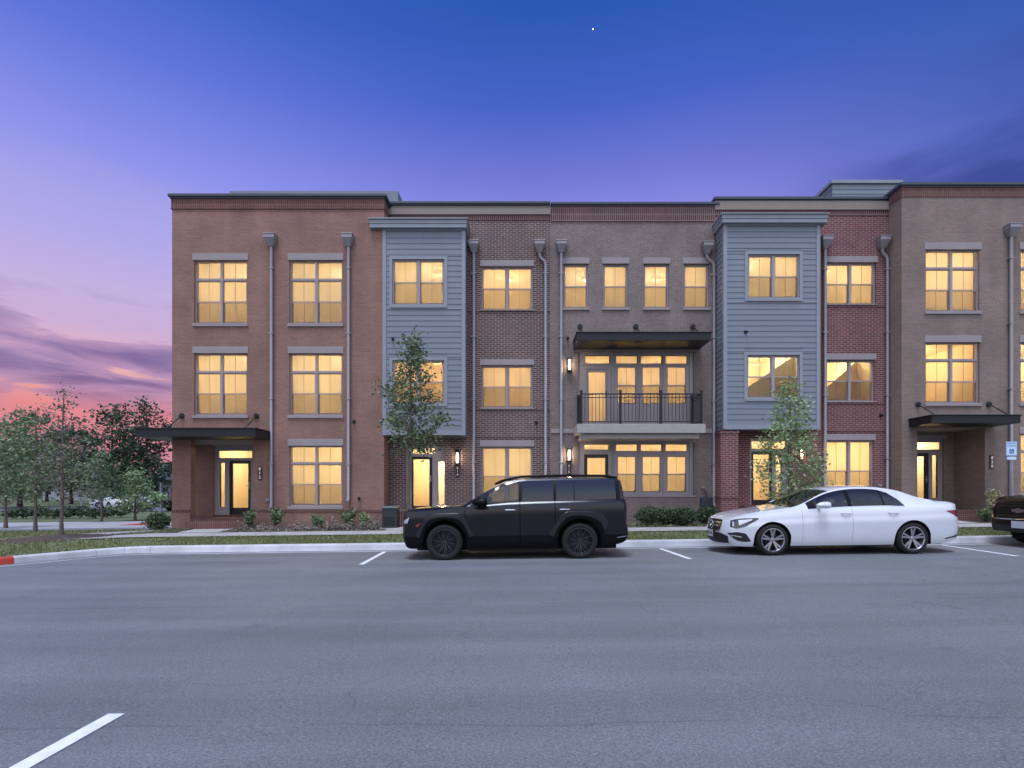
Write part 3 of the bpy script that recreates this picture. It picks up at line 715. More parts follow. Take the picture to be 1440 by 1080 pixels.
def bay(h,px0,px1,zt,zb,Yf,Yb,wins,cornice,labelside):
    X0,X1=WX(px0,Yf),WX(px1,Yf)
    w=MB(); wall_holes(w,X0,X1,zb,zt,Yf,[q[:4] for q in wins],.2)
    w.face([(X0,Yf,zb),(X0,Yb,zb),(X0,Yb,zt),(X0,Yf,zt)]); w.face([(X1,Yf,zb),(X1,Yb,zb),(X1,Yb,zt),(X1,Yf,zt)])
    w.face([(X0,Yf,zb),(X1,Yf,zb),(X1,Yb,zb),(X0,Yb,zb)]); w.face([(X0,Yf,zt),(X1,Yf,zt),(X1,Yb,zt),(X0,Yb,zt)])
    b=w.build('bay',M['siding'],h)
    t=.11; hs=[(q[0]-.1,q[1]+.1,q[2]-.1,q[3]+.1) for q in wins]
    siding(h,X0+t,X1-t,zb+.14,zt-.05,Yf,hs)
    siding_x(h,X0-.001,Yf+t,Yb,zb+.14,zt,-1); siding_x(h,X1+.001,Yf+t,Yb,zb+.14,zt,1)
    m=MB()
    for a,c in ((X0-.012,X0+t),(X1-t,X1+.012)): m.box(a,c,Yf-.03,Yf+t,zb+.0,zt)
    m.box(X0+t,X1-t,Yf-.026,Yf+.01,zb,zb+.14)
    for q in wins:
        a,c,d,e=q[:4]
        m.box(a-.1,a,Yf-.032,Yf+.04,d-.1,e+.1); m.box(c,c+.1,Yf-.032,Yf+.04,d-.1,e+.1); m.box(a,c,Yf-.032,Yf+.04,e,e+.1); m.box(a-.03,c+.03,Yf-.05,Yf+.04,d-.1,d)
        for zz in (d-.13,e+.13): m.box(X0+t,X1-t,Yf-.024,Yf-.001,zz-.015,zz+.015)
    m.build('corner_trim',M['trim'],h,bevel=.004)
    cx0,cx1,cz0,cz1=cornice; c=MB(); k=(cz1-cz0)
    c.box(cx0,cx1,Yf-.16,Yb-.003,cz0+k*.5,cz1); c.box(cx0+.015,cx1-.015,Yf-.145,Yb-.004,cz0,cz0+k*.5); c.box(cx0-.03,cx1+.03,Yf-.2,Yb-.002,cz1,cz1+.04); c.box(X0-.01,X1+.01,Yf-.05,Yb-.005,zt,cz0)
    c.build('cornice',M['trim'],h,bevel=.01)
    # dark soffit board
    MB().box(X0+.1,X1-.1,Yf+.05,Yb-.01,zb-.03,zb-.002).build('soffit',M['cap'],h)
    for i,q in enumerate(wins): window(h,*q[:4],Yf,2,None,.5,None,None,rec=.02,midw=.095,blind=(labelside==0 or i!=1))
    return X0,X1
# ======================= house B: dark blend brick with blue bay
def house_B():
    Y=YB; Yf=17.0; X0,X1=WX(540,YA),WX(774,Y); zcap=WZ(290,Y); base=.1
    h=thing('townhouse',((X0+X1)/2,Y+4,0),'dark blended brick townhouse with a blue grey siding bay behind the tall thin street tree','townhouse','townhouses of the row')
    wins=[]
    for a,b,c,d in [(677,749,374.5,436),(677,749,513.5,574),(677,749,628,712)]:
        wins.append(P(a,b,c,d,Y))
    ex0,ex1=WX(570,Y),WX(626,Y); fz=WZ(716,Y); ez1=WZ(628,Y)
    bz=WZ(612,Yf)
    w=MB(); wall_holes(w,X0,X1,base,WZ(310,Y),Y,wins+[(ex0,ex1,-.1,ez1),(X0+.16,WX(654,Y),bz+.25,WZ(348,Y)-.02)])
    rearwall(h,X0,X1,Y,base,zcap)
    for py in (437,575,613): w.box(WX(655,Y),X1-.01,Y-.022,Y-.0007,WZ(py,Y)-.035,WZ(py,Y)+.03)
    w.build('wall',M['brickB'],h)
    s=MB(); s.box(X0,X1,Y-.02,Y+.25,WZ(310,Y),WZ(302.7,Y)); s.build('soldier_course',M['brickBs'],h)
    s=MB(); s.box(X0+.002,X1,Y-.06,Y+.25,WZ(302.5,Y),WZ(294.5,Y)); s.box(X0+.002,X1,Y-.02,Y+.25,WZ(294.4,Y),zcap-.001); s.build('fascia',M['tan'],h)
    c=MB(); coping(c,X0+.1,X1-.1,Y,Y+10,zcap,.13); c.build('coping',M['cap'],h,bevel=.008)
    MB().box(X0,X1,Y+.25,Y+10,zcap-.3,zcap-.25).build('roof',M['cap'],h)
    bw=[P(552,625,365,429,Yf),P(552,625,507,567.5,Yf)]
    bay(h,538.5,654,WZ(325,Yf),bz,Yf,Y,bw,(WX(521,Yf),WX(657,Yf-.1),WZ(323,Yf),WZ(312,Yf)),0)
    for i,q in enumerate(wins): window(h,*q,Y,2,None,.5,.2,.03)
    # entry
    e=MB(); Yd=Y+.1
    dx0,dx1,dz1=WX(578.5,Yd),WX(608,Yd),WZ(642,Yd); t=P(580,611,630.5,638,Yd); sl=P(616,625,649,709,Yd)
    wall_holes(e,ex0,ex1,fz,ez1,Yd,[t,(dx0,dx1,fz-.01,dz1),sl],.08); e.build('entry_frame',M['frame'],h)
    entry_door(h,dx0,dx1,fz+.01,dz1,Yd+.03,(WX(581,Yd),WX(603.5,Yd),WZ(711.5,Yd),WZ(646,Yd)))
    lit_panel(h,*t,Yd+.02,'transom'); lit_panel(h,*sl,Yd+.02,'sidelight')
    f=MB(); f.box(WX(558,Y),WX(632,Y),Y-1.0,Y-.002,base,fz-.28); f.box(WX(563,Y),WX(630,Y),Y-.65,Y-.003,fz-.279,fz-.02); f.build('porch_step',M['brickBs'],h)
    wall_lamp(h,WX(643.5,Y),WZ(644,Y),Y,.36); plaque(h,WX(643.5,Y),WZ(655,Y),Y,'814',.11)
    spout(h,WX(666.5,Y),Y,WZ(343,Y),WZ(712,Y)); spout(h,WX(758.5,Y),Y,WZ(343,Y),WZ(712,Y),elbow=.2)
    fitting(h,WX(754,Y),WZ(594,Y),Y); fitting(h,WX(552.5,Yf),WZ(477,Yf),Yf)
    for zc,zf,k1,k2 in ((WZ(352,Y),WZ(478,Y),0,0),(WZ(489,Y),WZ(604,Y),1,1)):
        room(h,X0+.15,WX(655,Y),Yf+.21,Yf+4.0,zf,zc,80,kind=k1,col=(1,.84,.55) if k1==0 else (1,.66,.30)); room(h,WX(657,Y),X1-.1,Y+.26,Y+3.6,zf,zc,80 if k2==0 else 60,kind=k2,col=(1,.78,.46))
    room(h,WX(657,Y),X1-.1,Y+.26,Y+3.6,fz,WZ(617,Y),70); room(h,X0+.15,WX(653,Y),Y+.26,Y+3.6,fz,WZ(617,Y),90,lx=WX(600,Y))
house_B()
# ======================= house C: taupe brick with balcony
def storefront_unused(h,Y,x0,x1,z0,z1,holes):
    f=MB(); wall_holes(f,x0,x1,z0,z1,Y,holes,.1); return f
def house_C():
    Y=YB; X0,X1=WX(774,Y),WX(1005,Y); zcap=WZ(291,Y); base=.1
    h=thing('townhouse',((X0+X1)/2,Y+4,0),'taupe brick townhouse with a black railed balcony and four small top windows','townhouse','townhouses of the row')
    tops=[P(a,b,371,433,Y) for a,b in ((792.5,827),(848.5,883),(905.5,940.5),(962,997))]
    s2=P(813,976,495,603,Y); s1=P(813,976,586,715,Y); s1=(s1[0],s1[1],WZ(697,Y),WZ(618,Y)); door1z=WZ(716,Y)
    lower=(WX(813,Y),WX(862,Y),door1z,WZ(618,Y)); s1r=(WX(862,Y),WX(976,Y),WZ(697,Y),WZ(618,Y))
    w=MB(); wall_holes(w,X0+.001,X1,base,WZ(312,Y),Y,tops+[s2,lower,s1r])
    rearwall(h,X0,X1,Y,base,zcap)
    w.box(X0+.01,WX(813,Y),Y-.025,Y-.0006,base,WZ(697.5,Y)); w.box(WX(863,Y),X1-.3,Y-.025,Y-.0006,base,WZ(697.5,Y)); w.build('wall',M['brickC'],h)
    s=MB(); s.box(X0+.001,X1,Y-.03,Y+.25,WZ(312,Y),zcap-.001); s.build('soldier_course',M['brickBs'],h)
    c=MB(); coping(c,X0+.1,X1+.05,Y,Y+10,zcap,.13); c.build('coping',M['cap'],h,bevel=.008)
    MB().box(X0,X1,Y+.25,Y+10,zcap-.3,zcap-.25).build('roof',M['cap'],h)
    s=MB(); s.box(X0+.005,WX(811,Y),Y-.03,Y-.0008,WZ(609,Y),WZ(603,Y)); s.box(WX(978,Y),X1-.005,Y-.03,Y-.0008,WZ(609,Y),WZ(603,Y)); s.box(WX(862,Y),WX(978,Y),Y-.05,Y+.02,WZ(699,Y),WZ(697,Y)); s.build('stone_band',M['stone'],h)
    for q in tops: window(h,*q,Y,1,None,.5,.2,.08)
    # storefront framing, second storey
    Yd=Y+.06
    def sf(z0,z1,trz,wz,door,doorz,wx,right):
        ho=[P(823,857,*trz,Yd)]+[P(a,b,*trz,Yd) for a,b in wx]+[P(a,b,*wz,Yd) for a,b in wx]
        d=(WX(door[0],Yd),WX(door[1],Yd),z0-.01,WZ(doorz,Yd))
        f=MB(); wall_holes(f,WX(813,Yd),WX(right,Yd),z0,z1,Yd,ho+[d],.1); return f,ho,d
    WXs=((866.5,896),(901.5,930.5),(936.5,966.5))
    fz2=WZ(596,Y)
    f,ho,d2=sf(fz2,s2[3],(500,511),(514,570),(825,854),519,WXs,976); f.box(WX(813,Yd),WX(976,Yd),Yd-.03,Yd-.001,WZ(513.4,Yd),WZ(511.6,Yd))
    for a in (861,898.8,933.5,970.5): f.box(WX(a,Yd)-.026,WX(a,Yd)+.026,Yd-.04,Yd-.001,fz2,s2[3])
    f.build('storefront_frame',M['frame'],h)
    for q in ho[:4]: lit_panel(h,*q,Yd+.02,'transom')
    for q in ho[4:]: window(h,*q,Yd+.0,1,None,.5,rec=.0,munt=True,blind=False)
    m=MB(); a,b=d2[0],d2[1]; gx0,gx1,gz0,gz1=P(828,851.5,523,592,Yd)
    m.box(a,gx0,Yd+.03,Yd+.07,fz2,d2[3]); m.box(gx1,b,Yd+.03,Yd+.07,fz2,d2[3]); m.box(gx0,gx1,Yd+.03,Yd+.07,fz2,gz0); m.box(gx0,gx1,Yd+.03,Yd+.07,gz1,d2[3])
    dd=m.build('balcony_door',M['frame'],h,bevel=.003); MB().face([(gx0,Yd+.05,gz0),(gx1,Yd+.05,gz0),(gx1,Yd+.05,gz1),(gx0,Yd+.05,gz1)]).build('pane',M['glass'],dd); MB().box(gx1+.01,gx1+.04,Yd-.02,Yd+.03,fz2+.95,fz2+1.1).build('handle',M['dark'],dd)
    # ground storey
    for part in (0,):
        ho=[P(822,856,625,632,Yd)]+[P(a,b,625,634,Yd) for a,b in WXs]; hw=[P(a,b,640,694,Yd) for a,b in WXs]
        d=(WX(821.5,Yd),WX(855.5,Yd),door1z-.01,WZ(639,Yd))
        f=MB(); wall_holes(f,WX(813,Yd),WX(862,Yd),door1z,WZ(618,Yd),Yd,[ho[0],d],.1); wall_holes(f,WX(862,Yd)+.001,WX(976,Yd),WZ(697,Yd),WZ(618,Yd),Yd,ho[1:]+hw,.1)
        for a in (861,898.8,933.5,970.5): f.box(WX(a,Yd)-.026,WX(a,Yd)+.026,Yd-.04,Yd-.001,WZ(697,Yd),WZ(618,Yd))
        f.box(WX(812,Yd),WX(977,Yd),Y-.03,Yd-.002,WZ(622,Yd),WZ(616,Yd))
        f.build('storefront_frame',M['frame'],h)
        for q in ho: lit_panel(h,*q,Yd+.02,'transom')
        for q in hw: window(h,*q,Yd,1,None,.5,rec=.0,blind=False)
        entry_door(h,d[0],d[1],door1z+.01,d[3],Yd+.03,(WX(826,Yd),WX(851.5,Yd),WZ(709,Yd),WZ(644,Yd)))
    MB().face([(WX(812,Y),Y+.21,door1z),(WX(978,Y),Y+.21,door1z),(WX(978,Y),Y+.21,WZ(618,Y)),(WX(812,Y),Y+.21,WZ(618,Y))]).build('blind',M['blind'],h)
    MB().face([(WX(812,Y),Y+.21,fz2),(WX(978,Y),Y+.21,fz2),(WX(978,Y),Y+.21,WZ(497,Y)),(WX(812,Y),Y+.21,WZ(497,Y))]).build('blind',M['blind'],h)
    # balcony
    yf=Y-.95; bx0,bx1=WX(811.5,yf),WX(992.5,yf); bt,bb=WZ(596,yf),WZ(609,yf)
    b=MB(); b.box(bx0,bx1,yf,Y-.004,bb,bt); b.box(bx0+.15,bx1-.15,yf+.15,Y-.005,bb-.16,bb-.001); bo=b.build('balcony',M['slab'],h,bevel=.012)
    zt=WZ(552,yf); r=MB(); pk=MB(); ra=[bx0+.14,bx1-.12]
    yy=yf+.07
    def rail(p,q):
        for z,hh in ((zt-.03,.05),(zt-.14,.03),(bt+.08,.035)): 
            a=Vector(p);b_=Vector(q)
            r.tube([(a.x,a.y,z),(b_.x,b_.y,z)],hh/2,6)
        n=max(2,int(((Vector(q)-Vector(p)).length)/.115))
        for k in range(1,n):
            t=k/n; x=p[0]+(q[0]-p[0])*t; y=p[1]+(q[1]-p[1])*t; r.box(x-.008,x+.008,y-.008,y+.008,bt+.08,zt-.03)
    posts=[(ra[0],yy),(WX(873,yf),yy),(WX(930,yf),yy),(ra[1],yy),(ra[0],Y-.05),(ra[1],Y-.05)]
    rail((ra[0],yy),(ra[1],yy)); rail((ra[0],yy),(ra[0],Y-.05)); rail((ra[1],yy),(ra[1],Y-.05))
    r.build('railing',M['dark'],bo)
    for x,y in posts: MB().box(x-.035,x+.035,y-.035,y+.035,bt,zt+.05).box(x-.045,x+.045,y-.045,y+.045,zt+.05,zt+.08).build('railing_post',M['dark'],bo,bevel=.004)
    # canopy
    yf=Y-1.1; cx0,cx1=WX(811.5,yf),WX(1000,yf); ct,cb=WZ(468,yf),WZ(478.5,yf)
    c=MB(); c.box(cx0,cx1,yf,Y-.003,cb,ct); c.box(cx0-.03,cx1+.03,yf-.03,Y-.004,ct,ct+.035); co=c.build('canopy',M['dark'],h,bevel=.008)
    rods(h,co,[(WX(p,Y),WZ(459.5,Y)) for p in (815.5,894,974)],Y,.8,ct+.04)
    # flashing box right above storefront
    MB().box(WX(808,Y),WX(980,Y),Y-.04,Y+.02,WZ(495.5,Y),WZ(490,Y)).build('header_trim',M['tan'],h)
    wall_lamp(h,WX(800.5,Y),WZ(514,Y),Y,.36); wall_lamp(h,WX(800,Y),WZ(640,Y),Y,.36); plaque(h,WX(800,Y),WZ(652,Y),Y,'816',.1)
    spout(h,WX(789,Y),Y,WZ(343,Y),WZ(715,Y)); spout(h,WX(993,Y),Y,WZ(345,Y),WZ(712,Y),elbow=.235)
    fitting(h,WX(798,Y),WZ(476,Y),Y); fitting(h,WX(988,Y),WZ(686,Y),Y,'socket')
    b=MB(); b.box(WX(984,Y),WX(1000,Y),Y-.16,Y-.003,WZ(712,Y),WZ(699,Y)); b.tube([(WX(992,Y),Y-.08,WZ(699,Y)),(WX(992,Y),Y-.06,WZ(692,Y)),(WX(992,Y),Y-.003,WZ(690,Y))],.035,8); b.build('meter_box',M['cap'],h,bevel=.006)
    xm=WX(890,Y)
    room(h,X0+.12,xm-.02,Y+.26,Y+3.6,WZ(478,Y),WZ(352,Y),70); room(h,xm+.02,X1-.12,Y+.26,Y+3.6,WZ(478,Y),WZ(352,Y),70)
    room(h,X0+.12,X1-.12,Y+.26,Y+3.8,fz2,WZ(487,Y),130,kind=0,col=(1,.78,.46)); room(h,X0+.12,X1-.12,Y+.26,Y+3.8,door1z,WZ(614,Y),140,col=(1,.83,.53))
house_C()
# ======================= house D: dark red brick with blue bay
def house_D():
    Y=YB; Yf=16.95; X0,X1=WX(1005,Y),WX(1249,Y); zcap=WZ(284,Y); base=.1
    h=thing('townhouse',((X0+X1)/2,Y+4,0),'dark red brick townhouse with a blue grey siding bay above a red brick pier','townhouse','townhouses of the row')
    wins=[P(1162,1232,369,428,Y),P(1162.5,1230,506,564.7,Y),P(1162,1229,619,706,Y)]
    fz=WZ(711,Y); ex0,ex1=WX(1055,Y),WX(1110,Y); ez1=WZ(616,Y); bz=WZ(604,Yf)
    w=MB(); wall_holes(w,X0+.001,X1,base,WZ(303,Y),Y,wins+[(ex0,ex1,-.1,ez1),(X0+.3,WX(1153,Y),bz+.25,WZ(344,Y)-.02)])
    rearwall(h,X0,X1,Y,base,zcap); w.face([(X0,Y+.2,WZ(300,Y)),(X0,Y+10,WZ(300,Y)),(X0,Y+10,zcap),(X0,Y+.2,zcap)])
    for py in (430,566.7,605): w.box(WX(1157,Y),X1-.01,Y-.022,Y-.0007,WZ(py,Y)-.035,WZ(py,Y)+.03)
    # pier under the bay
    px0,px1=WX(1014,Yf),WX(1039,Yf); w.box(px0,px1,Yf+.02,Y-.002,base,bz-.035); w.box(px0-.03,px1+.03,Yf-.01,Y-.003,WZ(697,Yf)-.06,WZ(697,Yf)); w.box(px0-.02,px1+.02,Yf,Y-.003,bz-.12,bz-.036)
    w.build('wall',M['brickD'],h)
    s=MB(); s.box(X0+.001,X1,Y-.02,Y+.25,WZ(303,Y),WZ(296,Y)); s.build('soldier_course',M['brickBs'],h)
    s=MB(); s.box(X0+.0,X1-.002,Y-.06,Y+.25,WZ(295.9,Y),zcap-.001); s.build('fascia',M['tan'],h)
    c=MB(); coping(c,X0+.05,X1-.12,Y,Y+10,zcap,.14); c.build('coping',M['cap'],h,bevel=.008)
    MB().box(X0,X1,Y+.25,Y+10,zcap-.3,zcap-.25).build('roof',M['cap'],h)
    bw=[P(1051.5,1124,358,419.5,Yf),P(1050.5,1124,499.5,560,Yf)]
    bay(h,1017.5,1152.5,WZ(318,Yf),bz,Yf,Y,bw,(WX(1014.5,Yf-.1),WX(1163.5,Yf-.1),WZ(316,Yf),WZ(305,Yf)),1)
    for i,q in enumerate(wins): window(h,*q,Y,2,None,.5,.2,.03,blind=i!=1)
    e=MB(); Yd=Y+.1; dx0,dx1,dz1=WX(1056.5,Yd),WX(1086,Yd),WZ(635,Yd); t=P(1057,1105,620.5,631,Yd); sl=P(1091,1099,640,703,Yd)
    wall_holes(e,ex0,ex1,fz,ez1,Yd,[t,(dx0,dx1,fz-.01,dz1),sl],.08); e.build('entry_frame',M['frame'],h)
    entry_door(h,dx0,dx1,fz+.01,dz1,Yd+.03,(WX(1060,Yd),WX(1082.5,Yd),WZ(703,Yd),WZ(639,Yd)))
    lit_panel(h,*t,Yd+.02,'transom'); lit_panel(h,*sl,Yd+.02,'sidelight')
    f=MB(); f.box(WX(1042,Y),WX(1115,Y),Y-.9,Y-.002,base,fz-.02); f.build('porch_step',M['brickD'],h)
    wall_lamp(h,WX(1125,Y),WZ(638,Y),Y,.36)
    spout(h,WX(1158.5,Y),Y,WZ(337,Y),WZ(700,Y)); spout(h,WX(1238.5,Y),Y,WZ(337,Y),WZ(700,Y),elbow=.17)
    fitting(h,WX(1238,Y),WZ(584,Y),Y); fitting(h,WX(1048,Yf),WZ(467,Yf),Yf); fitting(h,WX(1236,Y),WZ(683,Y),Y,'socket')
    xm=WX(1155,Y); xb=WX(1152,Yf)-.06
    room(h,X0+.32,xb,Yf+.21,Yf+4,WZ(470,Y),WZ(346,Y),90); room(h,xm+.02,X1-.1,Y+.26,Y+3.6,WZ(470,Y),WZ(346,Y),80)
    room(h,X0+.32,xb,Yf+.21,Yf+4,WZ(597,Y),WZ(478,Y),95,kind=2); room(h,xm+.02,X1-.1,Y+.26,Y+3.6,WZ(597,Y),WZ(480,Y),65,kind=2,col=(1,.78,.46))
    room(h,X0+.15,xm,Y+.26,Y+3.6,fz,WZ(610,Y),90,lx=WX(1080,Y)); room(h,xm+.02,X1-.1,Y+.26,Y+3.6,fz,WZ(610,Y),80)
house_D()
# ======================= house E: brown brick, projecting, runs out of the picture
def house_E():
    Y=YE; X0,X1=WX(1268,Y),WX(1268,Y)+9.5; zr=WZ(264,Y); base=.1; D=10
    h=thing('townhouse',((X0+X1)/2,Y+4,0),'brown brick townhouse projecting forward at the right end with a recessed porch','townhouse','townhouses of the row')
    wins=[]
    dx=133.5
    for k in (0,1):
        for (a,b,c,d,tr) in [(1302,1377.5,351,437.5,376),(1302,1377.5,481.5,567,505.5)]+([(1302,1377.5,610,695,634)] if k else []):
            wins.append(P(a+k*dx,b+k*dx,c,d,Y)+(WZ(tr,Y),))
    porch=(WX(1290,Y),WX(1385,Y),-.2,WZ(602,Y)); pz=porch[3]; YP=Y+1.2
    w=MB(); wall_holes(w,X0,X1,base,WZ(277,Y),Y,[q[:4] for q in wins]+[porch])
    zw=WZ(697,Y)
    w.box(X0,porch[0],Y-.028,Y-.0005,base,zw-.07); w.box(porch[1],X1,Y-.028,Y-.0005,base,zw-.07)
    w.face([(X0,Y,base),(X0,Y+D,base),(X0,Y+D,WZ(277,Y)),(X0,Y,WZ(277,Y))]); w.face([(X1,Y,base),(X1,Y+D,base),(X1,Y+D,WZ(277,Y)),(X1,Y,WZ(277,Y))]); w.face([(X0,Y+D,base),(X1,Y+D,base),(X1,Y+D,WZ(277,Y)),(X0,Y+D,WZ(277,Y))])
    ex0,ex1=porch[0]-.3,WX(1327,YP); fz=WZ(717,Y+.1); ez1=WZ(617,YP)
    wall_holes(w,porch[0]-.3,porch[1]+.1,base,pz,YP,[(ex0,ex1,-.2,ez1)],.2)
    w.face([(porch[1],Y+.25,base),(porch[1],YP,base),(porch[1],YP,pz),(porch[1],Y+.25,pz)]); w.face([(porch[0],Y+.25,base),(porch[0],YP,base),(porch[0],YP,pz),(porch[0],Y+.25,pz)])
    w.build('wall',M['brickE'],h)
    s=MB(); s.box(X0-.02,X1+.02,Y-.02,Y+.25,WZ(277,Y),zr-.001); s.box(X0-.02,X0+.2,Y+.25,Y+D,WZ(277,Y),zr-.001); s.build('soldier_course',M['brickEs'],h)
    s=MB(); s.box(X0-.01,porch[0],Y-.045,Y-.0006,zw-.07,zw); s.box(porch[1],X1,Y-.045,Y-.0006,zw-.07,zw); s.build('water_table',M['brickE'],h)
    c=MB(); coping(c,X0,X1,Y,Y+D,zr); c.build('coping',M['cap'],h,bevel=.008)
    MB().box(X0+.2,X1-.2,Y+.2,Y+D,WZ(285,Y),WZ(285,Y)+.05).build('roof',M['cap'],h)
    for i,q in enumerate(wins): window(h,*q[:4],Y,2,q[4],.5,.22,.1,blind=i not in (1,3))
    c=MB(); c.face([(porch[0],Y+.25,pz-.002),(porch[1],Y+.25,pz-.002),(porch[1],YP,pz-.002),(porch[0],YP,pz-.002)]); c.build('porch_ceiling',M['soffit'],h)
    f=MB(); f.box(porch[0]+.002,porch[1]-.002,Y+.02,YP+.3,base,fz); f.box(porch[0]+.1,porch[1]-.004,Y-.32,Y+.018,base,WZ(722,Y-.2)-.04); f.build('porch_step',M['brickEs'],h)
    e=MB(); Yd=YP+.05
    t=P(1290,1323,622,632,Yd); dx1,dz1=WX(1306,Yd),WZ(637,Yd); dx0=dx1-.92; sl=P(1311,1318.5,640,700,Yd)
    t=(dx0+.1,t[1],t[2],t[3])
    wall_holes(e,dx0-.1,ex1,fz,ez1,Yd,[t,(dx0,dx1,fz-.01,dz1),sl],.08); e.box(dx0-.1,ex1+.08,YP-.02,YP+.03,ez1,ez1+.12); e.build('entry_frame',M['frame'],h)
    entry_door(h,dx0,dx1,fz+.01,dz1,Yd+.03,(dx0+.12,dx1-.12,fz+.25,dz1-.12))
    lit_panel(h,*t,Yd+.02,'transom'); lit_panel(h,*sl,Yd+.02,'sidelight')
    yf=Y-.95; cx0,cx1=WX(1310.5,yf),WX(1435.5,yf); ct,cb=WZ(584.5,yf),WZ(595,yf)
    c=MB(); c.box(cx0,cx1,yf,Y-.003,cb,ct); c.box(cx0-.03,cx1+.03,yf-.03,Y-.004,ct,ct+.035); co=c.build('canopy',M['dark'],h,bevel=.008)
    rods(h,co,[(WX(1290.5,Y),WZ(569,Y)),(WX(1390,Y),WZ(568.5,Y))],Y,.72,ct+.04)
    plaque(h,WX(1394,Y),WZ(640,Y),Y,'820')
    spout(h,WX(1419,Y),Y,WZ(320,Y),WZ(700,Y),wide=.19)
    fitting(h,WX(1352,YP),WZ(691,YP),YP,'socket')
    xm=WX(1400,Y)
    room(h,X0+.15,xm,Y+.26,Y+3.6,WZ(462,Y),WZ(338,Y),90); room(h,X0+.15,xm,Y+.26,Y+3.8,WZ(590,Y),WZ(470,Y),70,kind=1,col=(1,.70,.36))
    room(h,xm+.02,X1-.1,Y+.26,Y+3.6,WZ(462,Y),WZ(338,Y),150); room(h,xm+.02,X1-.1,Y+.26,Y+3.6,WZ(590,Y),WZ(470,Y),120,kind=0); room(h,xm+.02,X1-.1,Y+.26,Y+3.6,fz,WZ(600,Y),130)
    room(h,ex0-.3,ex1+.4,YP+.26,YP+3,fz,WZ(610,YP),70,lx=ex1-.5)
    Yr=Y+2.6; r0,rz1=WX(1170,Yr),WZ(254,Yr); r1=X0+1.85; rz0=WZ(300,Yr); r=MB(); r.box(r0,r1,Yr,Yr+2.5,rz0,rz1-.12); a=r.build('roof_house',M['siding'],h); MB().box(r0-.06,r1+.06,Yr-.06,Yr+2.56,rz1-.12,rz1).build('roof_trim',M['trim'],a)
    siding(h,r0,r1,rz0,rz1-.13,Yr-.001,[]); siding_x(h,r0-.001,Yr,Yr+2.5,rz0,rz1-.13,-1)
house_E()
# ---------------------------------------------------------------- vehicles
def pchip(xs,ys):
    xs=np.array(xs,float); ys=np.array(ys,float); h=np.diff(xs); d=np.diff(ys)/h; n=len(xs); m=np.zeros(n)
    for i in range(1,n-1):
        if d[i-1]*d[i]>0: m[i]=2*d[i-1]*d[i]/(d[i-1]+d[i])
    m[0],m[-1]=d[0],d[-1]
    def f(x):
        x=min(max(x,xs[0]),xs[-1]); i=min(max(int(np.searchsorted(xs,x))-1,0),n-2); t=(x-xs[i])/h[i]
        return float((2*t**3-3*t*t+1)*ys[i]+(t**3-2*t*t+t)*h[i]*m[i]+(-2*t**3+3*t*t)*ys[i+1]+(t**3-t*t)*h[i]*m[i+1])
    return f
def lerp(a,b,t): return a+(b-a)*t
def paint(name,col,rough=.25,metal=0.,coat=1.,spec=.5):
    m=plain(name,col,rough,metal=metal,var=.015,scale=3,coat=coat,world=False,spec=spec); return m
M['suv']=paint('graphite_paint','#0f1116',.22,.0,.3,.3)
M['white']=paint('white_paint','#ced1d7',.17,0,1)
M['black']=paint('black_paint','#07080c',.35,0,.1,.2)
M['clad']=paint('gloss_black_trim','#060608',.45,0,.1,.12)
M['plastic']=plain('black_plastic','#1b1b1d',.6,var=.05,world=False)
M['tyre']=plain('tyre_rubber','#131315',.85,var=.1,world=False)
M['rimdark']=plain('dark_rim','#34353a',.3,metal=.6,var=.02,world=False,coat=.5)
M['rimalu']=plain('machined_rim','#a9aab0',.28,metal=.85,var=.02,world=False)
M['rimgrey']=plain('rim_pocket','#101012',.5,metal=.3,var=.02,world=False)
M['chrome']=plain('chrome','#d0d2d8',.12,metal=1,var=.01,world=False)
M['carglass']=glassmat('car_glass',(.55,.58,.6),1.2,.02,1.5)
M['darkglass']=glassmat('privacy_glass',(.04,.045,.05),1.5,.02,1.5)
M['well']=plain('wheel_well','#0c0c0d',.95,var=.05,world=False)
M['seat']=plain('car_seat','#3b3838',.8,var=.05,world=False)
M['lens']=plain('lamp_lens','#c9d0dc',.08,metal=.5,var=.1,scale=40,world=False,coat=1)
M['lensdark']=plain('lamp_housing','#2a2c33',.15,metal=.2,var=.1,world=False,coat=1)
M['amber']=plain('side_marker_red','#8a2a20',.3,world=False,coat=.6)
M['tail']=plain('tail_lamp_red','#6d1618',.2,world=False,coat=1)
M['plate2']=plain('licence_plate','#b9bdc6',.5,world=False,var=.03)
M['gold']=plain('gold_emblem','#b78f3a',.3,metal=.8,world=False)
